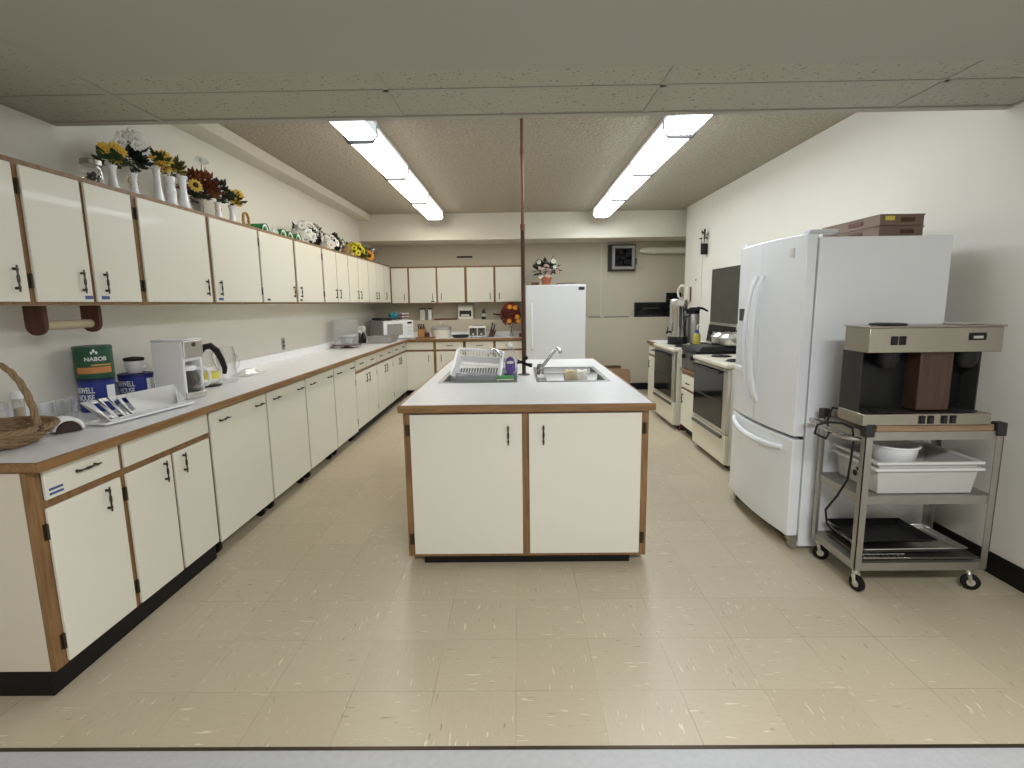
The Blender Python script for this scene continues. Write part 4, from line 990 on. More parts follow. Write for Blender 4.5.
vase_arr('flower_vase', 'white vase with wire bow and pale flowers over dark leaves, right of rust-brown leaves', 3.915, X, .14, [(.0, -.03, .13, .036), (.03, .03, .14, .036), (.0, .07, .12, .034), (.03, -.01, .10, .03)], 'leaf_dark', (0, .02, .06), (.06, .09, .07), 60, .06, 'petal_white', 'petal_grey', VG, seed=16, handles=True)
vase_arr('flower_vase', 'small white vase with yellow daisies, last vase before the green hats', 4.105, X, .15, [(.0, -.02, .09, .038), (.03, .05, .10, .042), (.0, .09, .05, .036), (.03, .0, .045, .036)], 'leaf', (0, .01, .03), (.06, .08, .05), 46, .055, 'petal_yellow', 'petal_orange', VG, seed=17)
t = thing('wicker_ornament', 'small golden wicker loop ornament right of the last flower vase', 'ornament', (-2.10, 4.22, 2.0228))
m = MB()
for k in range(2):
    m.tube([(-2.10+.006*math.cos(a*6+k*3), 4.225+.042*math.sin(a), 2.085+.058*math.cos(a)) for a in [2*PI*i/28 for i in range(28)]], .0075, 6, True)
m.build('loop', 'gold_wicker', t); MB().box(-2.125, -2.075, 4.185, 4.265, 2.0234, 2.032).build('foot', 'gold_wicker', t, bevel=.003)
# green party hats lying on the cabinets
HG = 'green party hats on the left wall cabinets'
def hat(label, y, r, ln, crown='hat_green', band='label_white'):
    t = thing('party_hat', label, 'hat', (-2.10, y, 2.0228), HG); c = (-2.10, y, 2.0245)
    def dome(mb, k, x0, x1):
        vs = []; n = 12
        for x in (x0, x1): vs += [(x, c[1]+r*k*math.cos(PI*i/n), c[2]+r*k*1.02*math.sin(PI*i/n)) for i in range(n+1)]
        return mb.add(vs, [(i, i+1, n+2+i, n+1+i) for i in range(n)])
    xf = c[0]+.06
    m = dome(MB(), 1., xf-ln, xf); n = 12
    m.add([(xf-ln, c[1], c[2])]+[(xf-ln, c[1]+r*math.cos(PI*i/n), c[2]+r*1.02*math.sin(PI*i/n)) for i in range(n+1)], [(0, i+1, i+2) for i in range(n)])
    m.build('crown', crown, t, solid=.003)
    def arch(mb, r0, r1, x0, x1):
        P = [(c[1]+r0*math.cos(PI*i/n), c[2]+r0*1.02*math.sin(PI*i/n)) for i in range(n+1)]+[(c[1]+r1*math.cos(PI*i/n), c[2]+r1*1.02*math.sin(PI*i/n)) for i in range(n, -1, -1)]
        k = n+1; vs = [(x0, *p) for p in P]+[(x1, *p) for p in P]; N2 = 2*k
        fs = [(i, i+1, N2-2-i, N2-1-i) for i in range(n)]+[(N2+i, N2+i+1, 2*N2-2-i, 2*N2-1-i) for i in range(n)]+[(i, (i+1) % N2, N2+(i+1) % N2, N2+i) for i in range(N2)]
        return mb.add(vs, fs)
    arch(MB(), r*.70, r*.97, xf-.010, xf+.004).build('band', band, t)
    arch(MB(), r*.40, r*.66, xf-.012, xf-.001).build('inner_band', crown, t)
    arch(MB(), r*.985, r*1.06, xf-.012, xf+.010).build('brim', crown, t)
    return t
hat('longest green hat with white band, first after the wicker loop', 4.40, .060, .17)
hat('hat with white crown between the two pairs of green hats', 4.575, .050, .09, 'label_white', 'white_grey')
hat('green hat with white band, middle of the five, right of the white one', 4.74, .062, .15)
hat('green hat with white band, between the middle hat and the last', 4.885, .060, .10)
hat('green hat with white band, last before the white flower bunch', 5.06, .062, .11)
def bunch(label, y, rad, n, fr, petal, centre, leafmat, seed, group, nl=60, name='flower_bunch', basket=False, zc=None):
    rnd = random.Random(seed); base = 2.0228; t = thing(name, label, 'flowers', (-2.13, y, base), group)
    m = MB()
    if basket:
        m.lathe([(0, base+.0006), (.07, base+.0006), (.10, base+.06), (.094, base+.06), (.066, base+.008), (0, base+.008)], (-2.13, y, 0), 24)
        m.build('basket', 'wicker', t); m = MB()
    z = base+(rad[2]*.75 if zc is None else zc)
    leaves(m, (-2.13, y, z-.01), (rad[0]*.9, rad[1]*.9, rad[2]*.85), nl, .085, rnd, 0)
    m.ball((-2.13, y, z-.02), (rad[0]*.6, rad[1]*.6, rad[2]*.62), 10); m.build('foliage', leafmat, t, angle=0)
    for k in range(n):
        zz = 1-1.45*(k+.5)/n; a = k*2.39996; q = math.sqrt(max(0, 1-zz*zz))
        d = V((q*math.cos(a), q*math.sin(a), zz)); jt = .92+.28*rnd.random(); p = V((-2.13+d.x*rad[0]*jt, y+d.y*rad[1]*jt, max(base+.03, z+d.z*rad[2]*jt)))
        m = MB(); flower(m, p, fr*(.85+.3*rnd.random()), d, 8, 0, 1, 2); m.build('flower', [petal, centre], t, angle=0)
    return t
BG = 'flower bunches on the left wall cabinets'
bunch('large round bunch of white flowers with dark leaves, right of the green hats', 5.52, (.11, .26, .12), 34, .056, 'petal_white', 'petal_grey', 'leaf_dark', 31, BG, 150)
bunch('looser bunch of white and beige flowers, right of the large white bunch', 6.17, (.10, .24, .105), 24, .052, 'petal_white', 'petal_pink', 'leaf_dark', 32, BG, 150)
t = thing('wicker_ornament', 'brown wicker basket edge standing at right end of white flower bunches', 'basket', (-2.12, 6.62, 2.0228))
MB().lathe([(0, 2.0235), (.06, 2.0235), (.085, 2.14), (.08, 2.14), (.056, 2.03), (0, 2.03)], (-2.12, 6.62, 0), 20).build('basket', 'wicker', t)
MB().tube([(-2.12, 6.62+.082*math.cos(PI*i/14), 2.14+.07*math.sin(PI*i/14)) for i in range(15)], .006, 6).build('handle', 'wicker', t)
t = thing('candle', 'short cream candle on cabinet top left of the bright yellow flowers', 'candle', (-2.08, 6.80, 2.0228))
MB().lathe([(0, 2.0235), (.028, 2.0235), (.028, 2.075), (.024, 2.078), (0, 2.072)], (-2.08, 6.80, 0), 18).build('wax', 'straw', t)
MB().cyl((-2.08, 6.80, 2.072), (-2.08, 6.80, 2.088), .002, 5).build('wick', 'black', t)
bunch('bright yellow flower bunch on the wall cabinets near the inner corner', 7.17, (.10, .24, .11), 24, .05, 'petal_bright', 'leaf_olive', 'leaf_olive', 33, BG, 140)
rnd = random.Random(40)
t = thing('sunflower_spray', 'single sunflower head beside the bright yellow bunch', 'flowers', (-2.08, 7.55, 2.0228))
m = MB().tube([(-2.12, 7.55, 2.0245), (-2.10, 7.55, 2.06), (-2.08, 7.55, 2.09)], .005, 6); leaves(m, (-2.1, 7.55, 2.06), (.04, .08, .03), 16, .05, rnd, 0); m.build('stem', 'leaf', t, angle=0)
m = MB(); flower(m, (-2.07, 7.55, 2.10), .085, (.55, -.8, .15), 14, 0, 1, 2, .40); m.build('sunflower', ['petal_orange', 'flower_brown'], t, angle=0)
t = thing('glass_vase', 'dark glass vase with curved handle, last on the cabinet top near the corner', 'vase', (-2.13, 7.85, 2.0228))
MB().lathe([(0, 2.0235), (.05, 2.0235), (.07, 2.06), (.09, 2.14), (.10, 2.20), (.085, 2.235)], (-2.13, 7.85, 0), 24).build('vase', 'smoked', t)
MB().tube([(-2.11, 7.93+.07*math.sin(PI*i/10)+.02*i/10, 2.20-.15*i/10) for i in range(11)], .008, 8).build('handle', 'navy', t)
# red bouquet on the back counter
def red():
    x, y = -.092, 8.24; rnd = random.Random(51); t = thing('flower_vase', 'glass vase with red and orange autumn bouquet on the back counter', 'flowers', (x, y, CT))
    MB().lathe([(0, CT+.0006), (.038, CT+.0006), (.036, CT+.03), (.028, CT+.08), (.04, CT+.17)], (x, y, 0), 18).build('vase', 'clear_glass', t)
    m = MB()
    for k in range(7): a = k*.9; m.tube([(x+.02*math.cos(a), y+.02*math.sin(a), CT+.01), (x, y, CT+.13), (x+.08*math.cos(a), y+.05*math.sin(a), CT+.30)], .003, 5)
    leaves(m, (x-.01, y, CT+.33), (.13, .10, .17), 110, .06, rnd, 0); m.build('foliage', 'leaf_dark', t, angle=0)
    n = 52
    for k in range(n):
        zz = 1-1.8*(k+.5)/n; a = k*2.39996; q = math.sqrt(max(0, 1-zz*zz)); d = V((q*math.cos(a), q*math.sin(a), zz))
        p = (x-.01+d.x*.14, y+d.y*.10, CT+.345+d.z*.17); m = MB(); flower(m, p, .042, d+V((0, -.4, 0)), 7, 0, 1, 2)
        m.build('red_flower', ['petal_red', 'petal_red'], t, angle=0)
    for (dx, dz) in ((-.03, .25), (.095, .31), (.06, .45), (-.02, .46), (.115, .24)):
        m = MB(); flower(m, (x+dx, y-.115, CT+dz), .042, (0, -1, .15), 9, 0, 1, 3); m.build('orange_flower', ['petal_orange', 'petal_yellow'], t, angle=0)
red()

# ------------------------------------------------------------------ back wall
t = thing('upright_freezer', 'tall white upright freezer on back wall with flower pot on top', 'freezer', (.56, 8.1, 0))
x0, x1, yf, zt = .128, .992, 7.70, 1.672
MB().box(x0, x1, yf+.062, 8.44, .03, zt-.006).build('cabinet', 'freezer_white', t, bevel=.006)
d = MB().box(x0, x1, yf, yf+.055, .10, zt).build('door', 'freezer_white', t, bevel=.012, seg=3)
xh = x0+.085
MB().tube([(xh, yf, 1.40), (xh, yf-.035, 1.385), (xh, yf-.045, 1.30), (xh, yf-.045, .85), (xh, yf-.035, .765), (xh, yf, .75)], [.018, .018, .017, .017, .018, .018], 10).build('handle', 'white_app', d)
MB().box(x1-.105, x1-.02, yf-.004, yf-.0005, zt-.078, zt-.035).build('badge', 'charcoal', d)
MB().box(x0+.01, x1-.01, yf+.05, 8.40, .001, .099).build('plinth', 'charcoal', t)
# flower pot on the freezer
x, y, z = .437, 7.95, zt+.001
t = thing('flower_pot', 'terracotta pot of pink and white flowers on top of the upright freezer', 'flower pot', (x, y, z))
MB().lathe([(0, z+.0005), (.055, z+.0005), (.075, z+.085), (.084, z+.085), (.086, z+.118), (.076, z+.118), (.07, z+.09), (0, z+.09)], (x, y, 0), 24).build('pot', 'terracotta', t)
rnd = random.Random(61)
m = MB()
for (dx, dz) in ((-.12, .30), (-.02, .25), (.10, .34), (.16, .20), (.10, .43)): m.tube([(x, y, z+.09), (x+dx*.5, y, z+.05+dz*.6), (x+dx, y-.01, z+dz)], .003, 5)
leaves(m, (x, y, z+.22), (.18, .10, .15), 170, .075, rnd, 0); m.build('foliage', 'leaf_dark', t, angle=0)
for k, (dx, dz, r) in enumerate(((-.11, .33, .035), (.0, .27, .05), (-.05, .22, .04), (.04, .20, .045), (.10, .34, .042), (.155, .19, .036), (-.09, .13, .042), (.02, .14, .045), (.12, .26, .032), (-.10, .245, .03))):
    m = MB(); flower(m, (x+dx, y-.07, z+dz), r, (dx, -1, .2), 6, 0, 1, 2); m.build('flower', [('petal_white', 'petal_pink')[k % 2], 'petal_pink'], t, angle=0)
t = thing('storage_box', 'small brown box on freezer top left of the terracotta pot', 'box', (.27, 7.95, zt))
MB().box(.215, .325, 7.88, 8.02, zt+.001, zt+.035).build('box', 'dark_stain', t, bevel=.003); MB().box(.212, .328, 7.877, 8.023, zt+.0355, zt+.05).build('lid', 'kraft', t, bevel=.002)
tag(MB().box(.60, .86, 7.82, 8.15, zt+.001, zt+.014).slot(1).box(.60, .86, 7.82, 8.15, zt+.0142, zt+.026).build('folder', ['petal_grey', 'dark_stain'], None, bevel=.002), 'flat dark-topped folder lying on the freezer right of the pot', 'folder')
# exhaust fan, duct, mug racks, note strips
t = thing('exhaust_fan', 'grey framed square exhaust fan with dark opening on back wall', 'fan', (1.68, 8.6, 2.1))
x0, x1, z0, z1 = 1.515, 1.875, 1.925, 2.295
m = MB(); slab_holes(m, [x0, x0+.045, x1-.045, x1], [z0, z0+.045, z1-.045, z1], {(1, 1)}, 0, .05)
m.v = [(p[0], 8.585-p[2]+.03, p[1]) for p in m.v]; m.build('frame', 'fan_grey', t, bevel=.004)
m = MB(); slab_holes(m, [x0-.05, x0-.0, x1+.0, x1+.02], [z0-.02, z0, z1, z1+.02], {(1, 1)}, 0, .08); m.v = [(p[0], 8.6995-p[2], p[1]) for p in m.v]; m.build('wall_sleeve', 'charcoal', t)
MB().box(x0+.04, x1-.04, 8.64, 8.66, z0+.04, z1-.04).build('back_plate', 'black', t)
m = MB(); cx, cz = (x0+x1)/2, (z0+z1)/2
m.cyl((cx, 8.60, cz), (cx, 8.639, cz), .03, 14)
for k in range(5):
    a = 2*PI*k/5; e = (math.cos(a), math.sin(a)); f = (-e[1], e[0])
    m.add([(cx+e[0]*.025-f[0]*.015, 8.625, cz+e[1]*.025-f[1]*.015), (cx+e[0]*.025+f[0]*.015, 8.615, cz+e[1]*.025+f[1]*.015), (cx+e[0]*.12+f[0]*.05, 8.605, cz+e[1]*.12+f[1]*.05), (cx+e[0]*.13-f[0]*.03, 8.63, cz+e[1]*.13-f[1]*.03)], [(0, 1, 2, 3)])
m.build('fan_blades', 'black', t, solid=.002)
MB().box(x1+.021, x1+.05, 8.64, 8.6995, 2.0, 2.10).build('switch_box', 'sheet_metal', t, bevel=.003)
t = thing('duct_pipe', 'pale round duct pipe running along back wall under the beam', 'pipe', (2.4, 8.62, 2.22))
MB().tube([(1.975, 8.64, 2.215), (2.02, 8.62, 2.215), (2.1, 8.615, 2.215), (2.935, 8.615, 2.215)], [.03, .042, .05, .05], 16).build('pipe', 'off_white', t)
MB().tube([(2.16, 8.615, 2.215), (2.20, 8.615, 2.215)], .056, 16).build('sleeve', 'off_white', t)
def rack(label, x0, x1, z0, z1, cols, rows):
    t = thing('mug_rack', label, 'rack', ((x0+x1)/2, 8.65, z0), 'black racks on the back ledge')
    MB().box(x0, x1, 8.62, 8.69, z0, z1).build('panel', 'black', t, bevel=.003)
    w = (x1-x0)/cols; h = (z1-z0)/rows
    for i in range(cols):
        for j in range(rows):
            m = MB(); a, b_ = x0+w*i+.008, x0+w*(i+1)-.008; c, d = z0+h*j+.008, z0+h*(j+1)-.008
            m.box(a, b_, 8.60, 8.6195, c, c+.014).box(a, b_, 8.585, 8.5995, c, c+.03)
            m.tube([((a+b_)/2, 8.61, d-.01), ((a+b_)/2, 8.585, d-.02), ((a+b_)/2, 8.58, d-.045)], .006, 6)
            m.build('pocket', 'black_gloss', t)
rack('long low black rack of pockets on the back ledge', 1.905, 2.40, 1.1705, 1.402, 5, 2)
rack('taller black rack behind the urn, at the right end of the back ledge', 2.415, 2.64, 1.1705, 1.55, 2, 3)
tag(MB().box(1.39, 1.785, 8.51, 8.53, 1.1695, 1.183).build('dark_strip', 'charcoal'), 'thin dark strip lying on the back ledge right of the freezer', 'strip')
tag(MB().box(1.15, 1.335, 8.52, 8.64, 1.1695, 1.195).build('grey_book', 'grey_box', None, bevel=.003), 'small grey book flat on the ledge beside the freezer', 'book')
t = thing('cardboard_box', 'brown cardboard box on floor beyond the island, in front', 'box', (1.56, 8.2, 0))
t['label'] = 'shorter brown cardboard box on floor beyond the island, its side facing camera'
MB().box(1.40, 1.735, 8.07, 8.33, .001, .366).build('box', 'kraft', t, bevel=.003); MB().box(1.565, 1.57, 8.068, 8.0695, .002, .36).build('tape', 'tray_brown', t)
t = thing('cardboard_box', 'brown cardboard box with dark top edge, on floor behind the shorter box', 'box', (1.45, 8.41, 0))
MB().box(1.25, 1.64, 8.34, 8.48, .001, .385).build('box', 'kraft', t, bevel=.003); MB().box(1.245, 1.645, 8.335, 8.483, .386, .402).build('lid', 'dark_stain', t, bevel=.002)

# ------------------------------------------------------------------ right wall: ranges
RR_ = Run('R', 1.71)
def stove(label, y0, y1):
    xf = 1.715; xb = 2.395
    t = thing('kitchen_range', label, 'stove', ((xf+xb)/2, (y0+y1)/2, 0), 'electric ranges on the right wall')
    MB().box(xf+.03, xb, y0, y1, .05, .866).build('body', 'bisque', t, bevel=.004)
    MB().box(xf+.06, xb-.02, y0+.01, y1-.01, .001, .049).build('plinth', 'black', t)
    MB().box(xf-.02, xb-.03, y0-.004, y1+.004, .867, .906).build('cooktop', 'bisque', t, bevel=.010, seg=3)
    yc = (y0+y1)/2
    for (dx, dy, r) in ((.17, -.20, .095), (.17, .20, .075), (.47, -.20, .075), (.47, .20, .095)):
        m = MB()
        for k in range(4):
            rr = r*(1-.23*k); m.tube([(xf+dx+rr*math.cos(2*PI*i/28), yc+dy+rr*math.sin(2*PI*i/28), .9135) for i in range(28)], .0055, 6, True)
        bu = m.build('burner', 'black', t)
        MB().lathe([(0, .9066), (r+.015, .9066), (r+.018, .9095), (r+.006, .9095), (r, .908), (0, .908)], (xf+dx, yc+dy, 0), 28).build('drip_pan', 'chrome', bu)
    d = MB().box(xf, xf+.029, y0+.006, y1-.006, .315, .858).build('oven_door', 'steel_z', t, bevel=.004)
    MB().box(xf-.003, xf-.0003, y0+.10, y1-.006, .345, .835).build('window', 'window_glass', d, bevel=.002)
    MB().box(xf-.004, xf-.0031, y0+.12, y1-.02, .56, .575).build('window_line', 'charcoal', d)
    hz = .825
    m = MB().tube([(xf-.035, y0+.10, hz), (xf-.035, y1-.05, hz)], .011, 10)
    for yy in (y0+.14, y1-.09): m.cyl((xf-.035, yy, hz), (xf-.0032, yy, hz), .008, 8)
    m.build('handle', 'black', d)
    w = MB().box(xf, xf+.029, y0+.006, y1-.006, .055, .305).build('drawer', 'bisque', t, bevel=.004)
    MB().box(xf-.022, xf-.0003, y0+.07, y1-.03, .270, .297).build('handle', 'sheet_metal', w, bevel=.004)
    g = MB().prism([(xb-.055, .9065), (xb+.045, .9065), (xb+.045, 1.15), (xb-.02, 1.15)], 1, y0, y1).build('backguard', 'steel_y', t, bevel=.004)
    sl = (1.15-.9065)
    q = lambda z, o=0.: xb-.055+.035*(z-.9065)/sl-o
    m = MB(); m.hexa([(q(.93, .004), y0+.02, .93), (q(.93), y0+.02, .93), (q(.93), y1-.02, .93), (q(.93, .004), y1-.02, .93)], [(q(1.13, .004), y0+.02, 1.13), (q(1.13), y0+.02, 1.13), (q(1.13), y1-.02, 1.13), (q(1.13, .004), y1-.02, 1.13)])
    m.build('control_panel', 'black', g)
    for k in range(5):
        yy = y0+.10+(y1-y0-.2)*k/4; m = MB().cyl((q(1.04, .0045), yy, 1.04), (q(1.04, .03), yy, 1.035), .022, 14); m.box(q(1.04, .034), q(1.04, .03), yy-.003, yy+.003, 1.015, 1.055); m.build('knob', 'sheet_metal', g)
    return t
stove('nearer bisque electric range with dark oven window, next to the white refrigerator', 4.27, 5.095)
stove('farther bisque electric range with dark oven window, carrying the coffee urn', 5.745, 6.585)
RC = Run('R', 1.765)
t = cabinet(RC, 'base_cabinet', 'low cream cabinet with one drawer and one door between the two ranges', 5.16, 5.62, .10, .69, .62, 'right base cabinets',
            [(5.16, 5.185), (5.60, 5.62)], [(.10, .112), (.485, .515), (.66, .69)], toe=(.06,))
d = RC.box(MB(), 5.195, 5.595, .0015, .0135, .518, .655).build('drawer', 'cream', t, bevel=.0025); pull(RC, 5.38, .575, False, .1).build('handle', 'bronze', d)
door(RC, t, 5.195, 5.595, .108, .490, 5.53, .40)
RC.box(MB(), 5.155, 5.64, -.62, .02, .691, .711).build('top', 'oak', t, bevel=.003)
t = cabinet(RC, 'base_cabinet', 'cream cabinet with oak-edged top beyond the farther range', 6.64, 7.06, .10, .868, .62, 'right base cabinets',
            [(6.64, 6.665), (7.04, 7.06)], [(.10, .112), (.70, .73), (.85, .868)], toe=(.06,))
d = RC.box(MB(), 6.675, 7.035, .0015, .0135, .738, .845).build('drawer', 'cream', t, bevel=.0025); pull(RC, 6.86, .79, False, .1).build('handle', 'bronze', d)
door(RC, t, 6.675, 7.035, .108, .705, 6.97, .60)
m = MB(); RC.box(m, 6.62, 7.09, -.62, .012, .8695, .904); m.build('top', 'laminate', t); m = MB(); RC.box(m, 6.62, 7.09, .0122, .03, .8685, .905); m.build('edge_band', 'oak', t, bevel=.003)
tag(MB().prism([(1.77, .001), (2.36, .001), (2.36, .55), (2.0, .47), (1.86, .30)], 1, 5.70, 5.722).build('cutting_board', 'dark_stain', None, bevel=.004), 'dark brown wooden panel standing on floor against side of farther range', 'panel')
# griddle in the gap
t = thing('countertop_griddle', 'black and steel countertop griddle on the low cabinet between the ranges', 'griddle', (2.05, 5.38, .712))
MB().box(1.785, 2.34, 5.175, 5.625, .7115, .90).build('body', 'charcoal', t, bevel=.005)
fp = MB().box(1.755, 1.7845, 5.175, 5.625, .72, .895).build('front_panel', 'sheet_metal', t, bevel=.003)
for yy in (5.27, 5.53): MB().cyl((1.728, yy, .85), (1.7545, yy, .85), .022, 14).build('knob', 'black', fp)
MB().box(1.75, 2.34, 5.165, 5.635, .9005, .93).build('cooking_plate', 'black', t, bevel=.004)
MB().hexa([(1.78, 5.18, .931), (2.33, 5.18, .931), (2.33, 5.62, .931), (1.78, 5.62, .931)], [(1.83, 5.22, .968), (2.33, 5.20, .975), (2.33, 5.60, .975), (1.83, 5.58, .968)]).build('lid', 'black', t, bevel=.004)
def roaster(label, x, y, z, w, dp, h):
    t = thing('roasting_pan', label, 'pan', (x, y, z), 'aluminium pans on the griddle')
    P = lambda k, zz: [(x+k*w*(abs(math.cos(a))**.5)*math.copysign(1, math.cos(a)), y+k*dp*(abs(math.sin(a))**.5)*math.copysign(1, math.sin(a)), zz) for a in [2*PI*i/40 for i in range(40)]]
    def loft(rings):
        m = MB(); m.v = [p for r in rings for p in r]; n = 40
        m.f = [(j*n+i, j*n+(i+1) % n, (j+1)*n+(i+1) % n, (j+1)*n+i) for j in range(len(rings)-1) for i in range(n)]+[tuple(range(n))[::-1], tuple((len(rings)-1)*n+i for i in range(n))]; m.m = [0]*len(m.f); return m
    loft([P(.88, z+.001), P(.96, z+.012), P(1., z+h*.62)]).build('pan', 'alu', t)
    loft([P(1.04, z+h*.63), P(1.04, z+h*.68), P(.97, z+h*.78), P(.86, z+h*.98), P(.80, z+h), P(.5, z+h*1.02)]).build('lid', 'alu', t)
    m = MB().tube([(x-.05, y, z+h), (x-.045, y, z+h*1.2), (x+.045, y, z+h*1.2), (x+.05, y, z+h)], .006, 8); m.build('handle', 'black', t)
roaster('covered aluminium roasting pan on the griddle, nearer the farther range', 2.165, 5.475, .976, .15, .105, .118)
roaster('covered aluminium roasting pan on the griddle, nearer the refrigerator', 2.17, 5.265, .976, .15, .095, .118)
# coffee urn on the far range
x, y, z = 1.905, 6.30, .9195
t = thing('coffee_urn', 'tall polished coffee urn on black base standing on the farther range', 'urn', (x, y, z))
MB().lathe([(0, z+.0005), (.112, z+.0005), (.115, z+.07), (.108, z+.085), (0, z+.085)], (x, y, 0), 32).build('base', 'black', t)
MB().lathe([(.100, z+.086), (.100, z+.43), (.104, z+.437), (.104, z+.447), (.098, z+.45)], (x, y, 0), 36).build('body', 'polished', t)
MB().lathe([(.099, z+.451), (.099, z+.51), (.09, z+.52), (0, z+.524)], (x, y, 0), 36).build('lid', 'alu', t)
MB().cyl((x-.02, y, z+.523), (x-.02, y, z+.54), .02, 12).build('lid_knob', 'black', t)
for s in (-1, 1):
    hy = s*.9
    MB().tube([(x+s*.05, y-.085, z+.40), (x+s*.09, y-.12, z+.40), (x+s*.10, y-.125, z+.33), (x+s*.06, y-.085, z+.31)], .011, 8).build('handle', 'black', t) if s > 0 else None
m = MB().tube([(x-.098, y-.02, z+.14), (x-.135, y-.028, z+.14), (x-.14, y-.03, z+.115)], .012, 8); m.cyl((x-.128, y-.027, z+.14), (x-.128, y-.027, z+.20), .006, 8); m.build('spigot', 'black', t)
MB().tube([(x-.085, y-.062, z+.15), (x-.085, y-.062, z+.40)], .009, 8).build('sight_glass', 'chrome', t)
x, y, z = 2.10, 6.36, .9195
t = thing('vacuum_flask', 'grey vacuum flask with black pump top beside the coffee urn', 'flask', (x, y, z))
MB().lathe([(0, z+.0005), (.070, z+.0005), (.072, z+.01), (.072, z+.33), (.06, z+.35)], (x, y, 0), 28).build('body', 'cart_steel', t)
MB().lathe([(.066, z+.345), (.074, z+.36), (.074, z+.40), (.05, z+.42), (0, z+.424)], (x, y, 0), 28).build('pump_top', 'black', t)
MB().tube([(x+.03, y-.03, z+.415), (x+.09, y-.05, z+.41), (x+.15, y-.07, z+.375)], [.016, .014, .010], 8).build('spout', 'black', t)
x, y, z = 2.075, 6.13, .9195
t = thing('dish_soap_bottle', 'yellow dish soap bottle with blue cap on the farther range', 'bottle', (x, y, z))
squash(MB().lathe([(0, z+.0005), (.042, z+.0005), (.044, z+.01), (.042, z+.105), (.026, z+.135)], (x, y, 0), 20), (x, y, 0), 1, .65).build('bottle', 'soap_yellow', t)
squash(MB().lathe([(.028, z+.130), (.020, z+.160), (.012, z+.17), (0, z+.17)], (x, y, 0), 18), (x, y, 0), 1, .8).build('cap', 'blue', t)
MB().tube([(x, y, z+.171), (x, y, z+.22), (x+.05, y, z+.23)], .006, 8).build('nozzle', 'white_plastic', t)
# metal sheet, wall vase, telephone on the right wall
t = thing('metal_splash_panel', 'dark grey metal sheet fixed to right wall above the ranges', 'panel', (2.44, 6.33, 1.155))
MB().box(2.4415, 2.4495, 5.915, 6.745, 1.155, 1.80).build('sheet', 'sheet_metal', t)
m = MB()
for yy in (5.95, 6.71):
    for zz in (1.20, 1.76): m.ball((2.4405, yy, zz), (.003, .008, .008), 8)
m.build('screw', 'chrome', t)
y = 6.97; x = 2.405
t = thing('wall_vase', 'small black wall vase with dried sprigs on the right wall', 'wall vase', (2.449, y, 2.0))
MB().lathe([(0, 2.005), (.036, 2.005), (.040, 2.02), (.042, 2.14), (.037, 2.14), (.034, 2.02), (0, 2.015)], (x, y, 0), 18).build('vase', 'black', t)
m = MB()
for (dy, dz, dx) in ((.09, .20, -.01), (.05, .14, -.02), (-.04, .20, -.01), (-.08, .19, -.02), (.0, .25, 0.)): m.tube([(x, y, 2.03), (x+dx, y+dy*.5, 2.03+dz*.6), (x+dx, y+dy, 2.03+dz)], .0035, 5)
m.tube([(x, y, 2.1), (x, y-.01, 2.32)], [.004, .012], 6); leaves(m, (x, y, 2.22), (.02, .03, .07), 16, .05, random.Random(4), .3); m.build('sprigs', 'leaf_dark', t, angle=0)
MB().tube([(2.444, 7.13, 2.005), (2.444, 7.135, 1.7), (2.444, 7.12, 1.4), (2.43, 7.06, 1.2)], .004, 6).build('cable', 'off_white', t)
t = thing('wall_telephone', 'beige wall telephone with curved handset at far end of the right wall', 'telephone', (2.449, 7.65, 1.42))
MB().box(2.405, 2.4495, 7.565, 7.725, 1.40, 1.625).build('base', 'off_white', t, bevel=.008)
MB().box(2.435, 2.4495, 7.53, 7.5645, 1.41, 1.61).build('note_holder', 'dark_stain', t, bevel=.002)
MB().tube([(2.404, 7.76, 1.455), (2.37, 7.775, 1.45), (2.345, 7.78, 1.48), (2.335, 7.78, 1.54), (2.345, 7.775, 1.60), (2.375, 7.765, 1.635), (2.41, 7.74, 1.63)], [.017, .018, .016, .014, .016, .018, .017], 10).build('handset', 'off_white', t)
MB().ball((2.446, 7.36, 1.70), (.006, .012, .012), 8).build('wall_hook', 'charcoal', t)

# ------------------------------------------------------------------ refrigerator
yn, yfar = 2.865, 3.695; yc = (yn+yfar)/2
t = thing('refrigerator', 'tall white french-door refrigerator with bottom freezer drawer beside the cart', 'refrigerator', (1.93, yc, 0))
MB().box(1.592, 2.285, yn-.006, yfar+.004, .022, 1.745).build('cabinet', 'white_app', t, bevel=.004)
def bowed(a0, a1, z0, z1):
    n = 10; hw = (yfar-yn)/2; fr = lambda y: 1.528-.036*(1-((y-yc)/hw)**2)
    ys = [a0+(a1-a0)*i/n for i in range(n+1)]
    return MB().prism([(fr(y), y) for y in ys]+[(1.586, a1), (1.586, a0)], 2, z0, z1)
fr = lambda y: 1.528-.036*(1-((y-yc)/((yfar-yn)/2))**2)
ysp = 3.292
dR = bowed(yn, ysp-.003, .668, 1.765).build('right_door', 'white_app', t, bevel=.006, seg=3, angle=50)
dL = bowed(ysp+.003, yfar, .668, 1.765).build('left_door', 'white_app', t, bevel=.006, seg=3, angle=50)
dF = bowed(yn, yfar, .085, .650).build('freezer_drawer', 'white_app', t, bevel=.006, seg=3, angle=50)
for (d, y) in ((dR, ysp-.045), (dL, ysp+.05)):
    pts = []; n = 14
    for i in range(n+1):
        q = i/n; pts.append((fr(y)-.002-.062*math.sin(PI*q)**.6, y, .80+.77*q))
    MB().tube(pts, [.012+.003*math.sin(PI*i/n) for i in range(n+1)], 10).build('handle', 'white_app', d)
pts = []; n = 16
for i in range(n+1):
    q = i/n; y = 2.955+(yfar-.055-2.955)*q; pts.append((fr(y)-.002-.040*math.sin(PI*q)**.6, y, .585-.020*math.sin(PI*q)+.035*q))
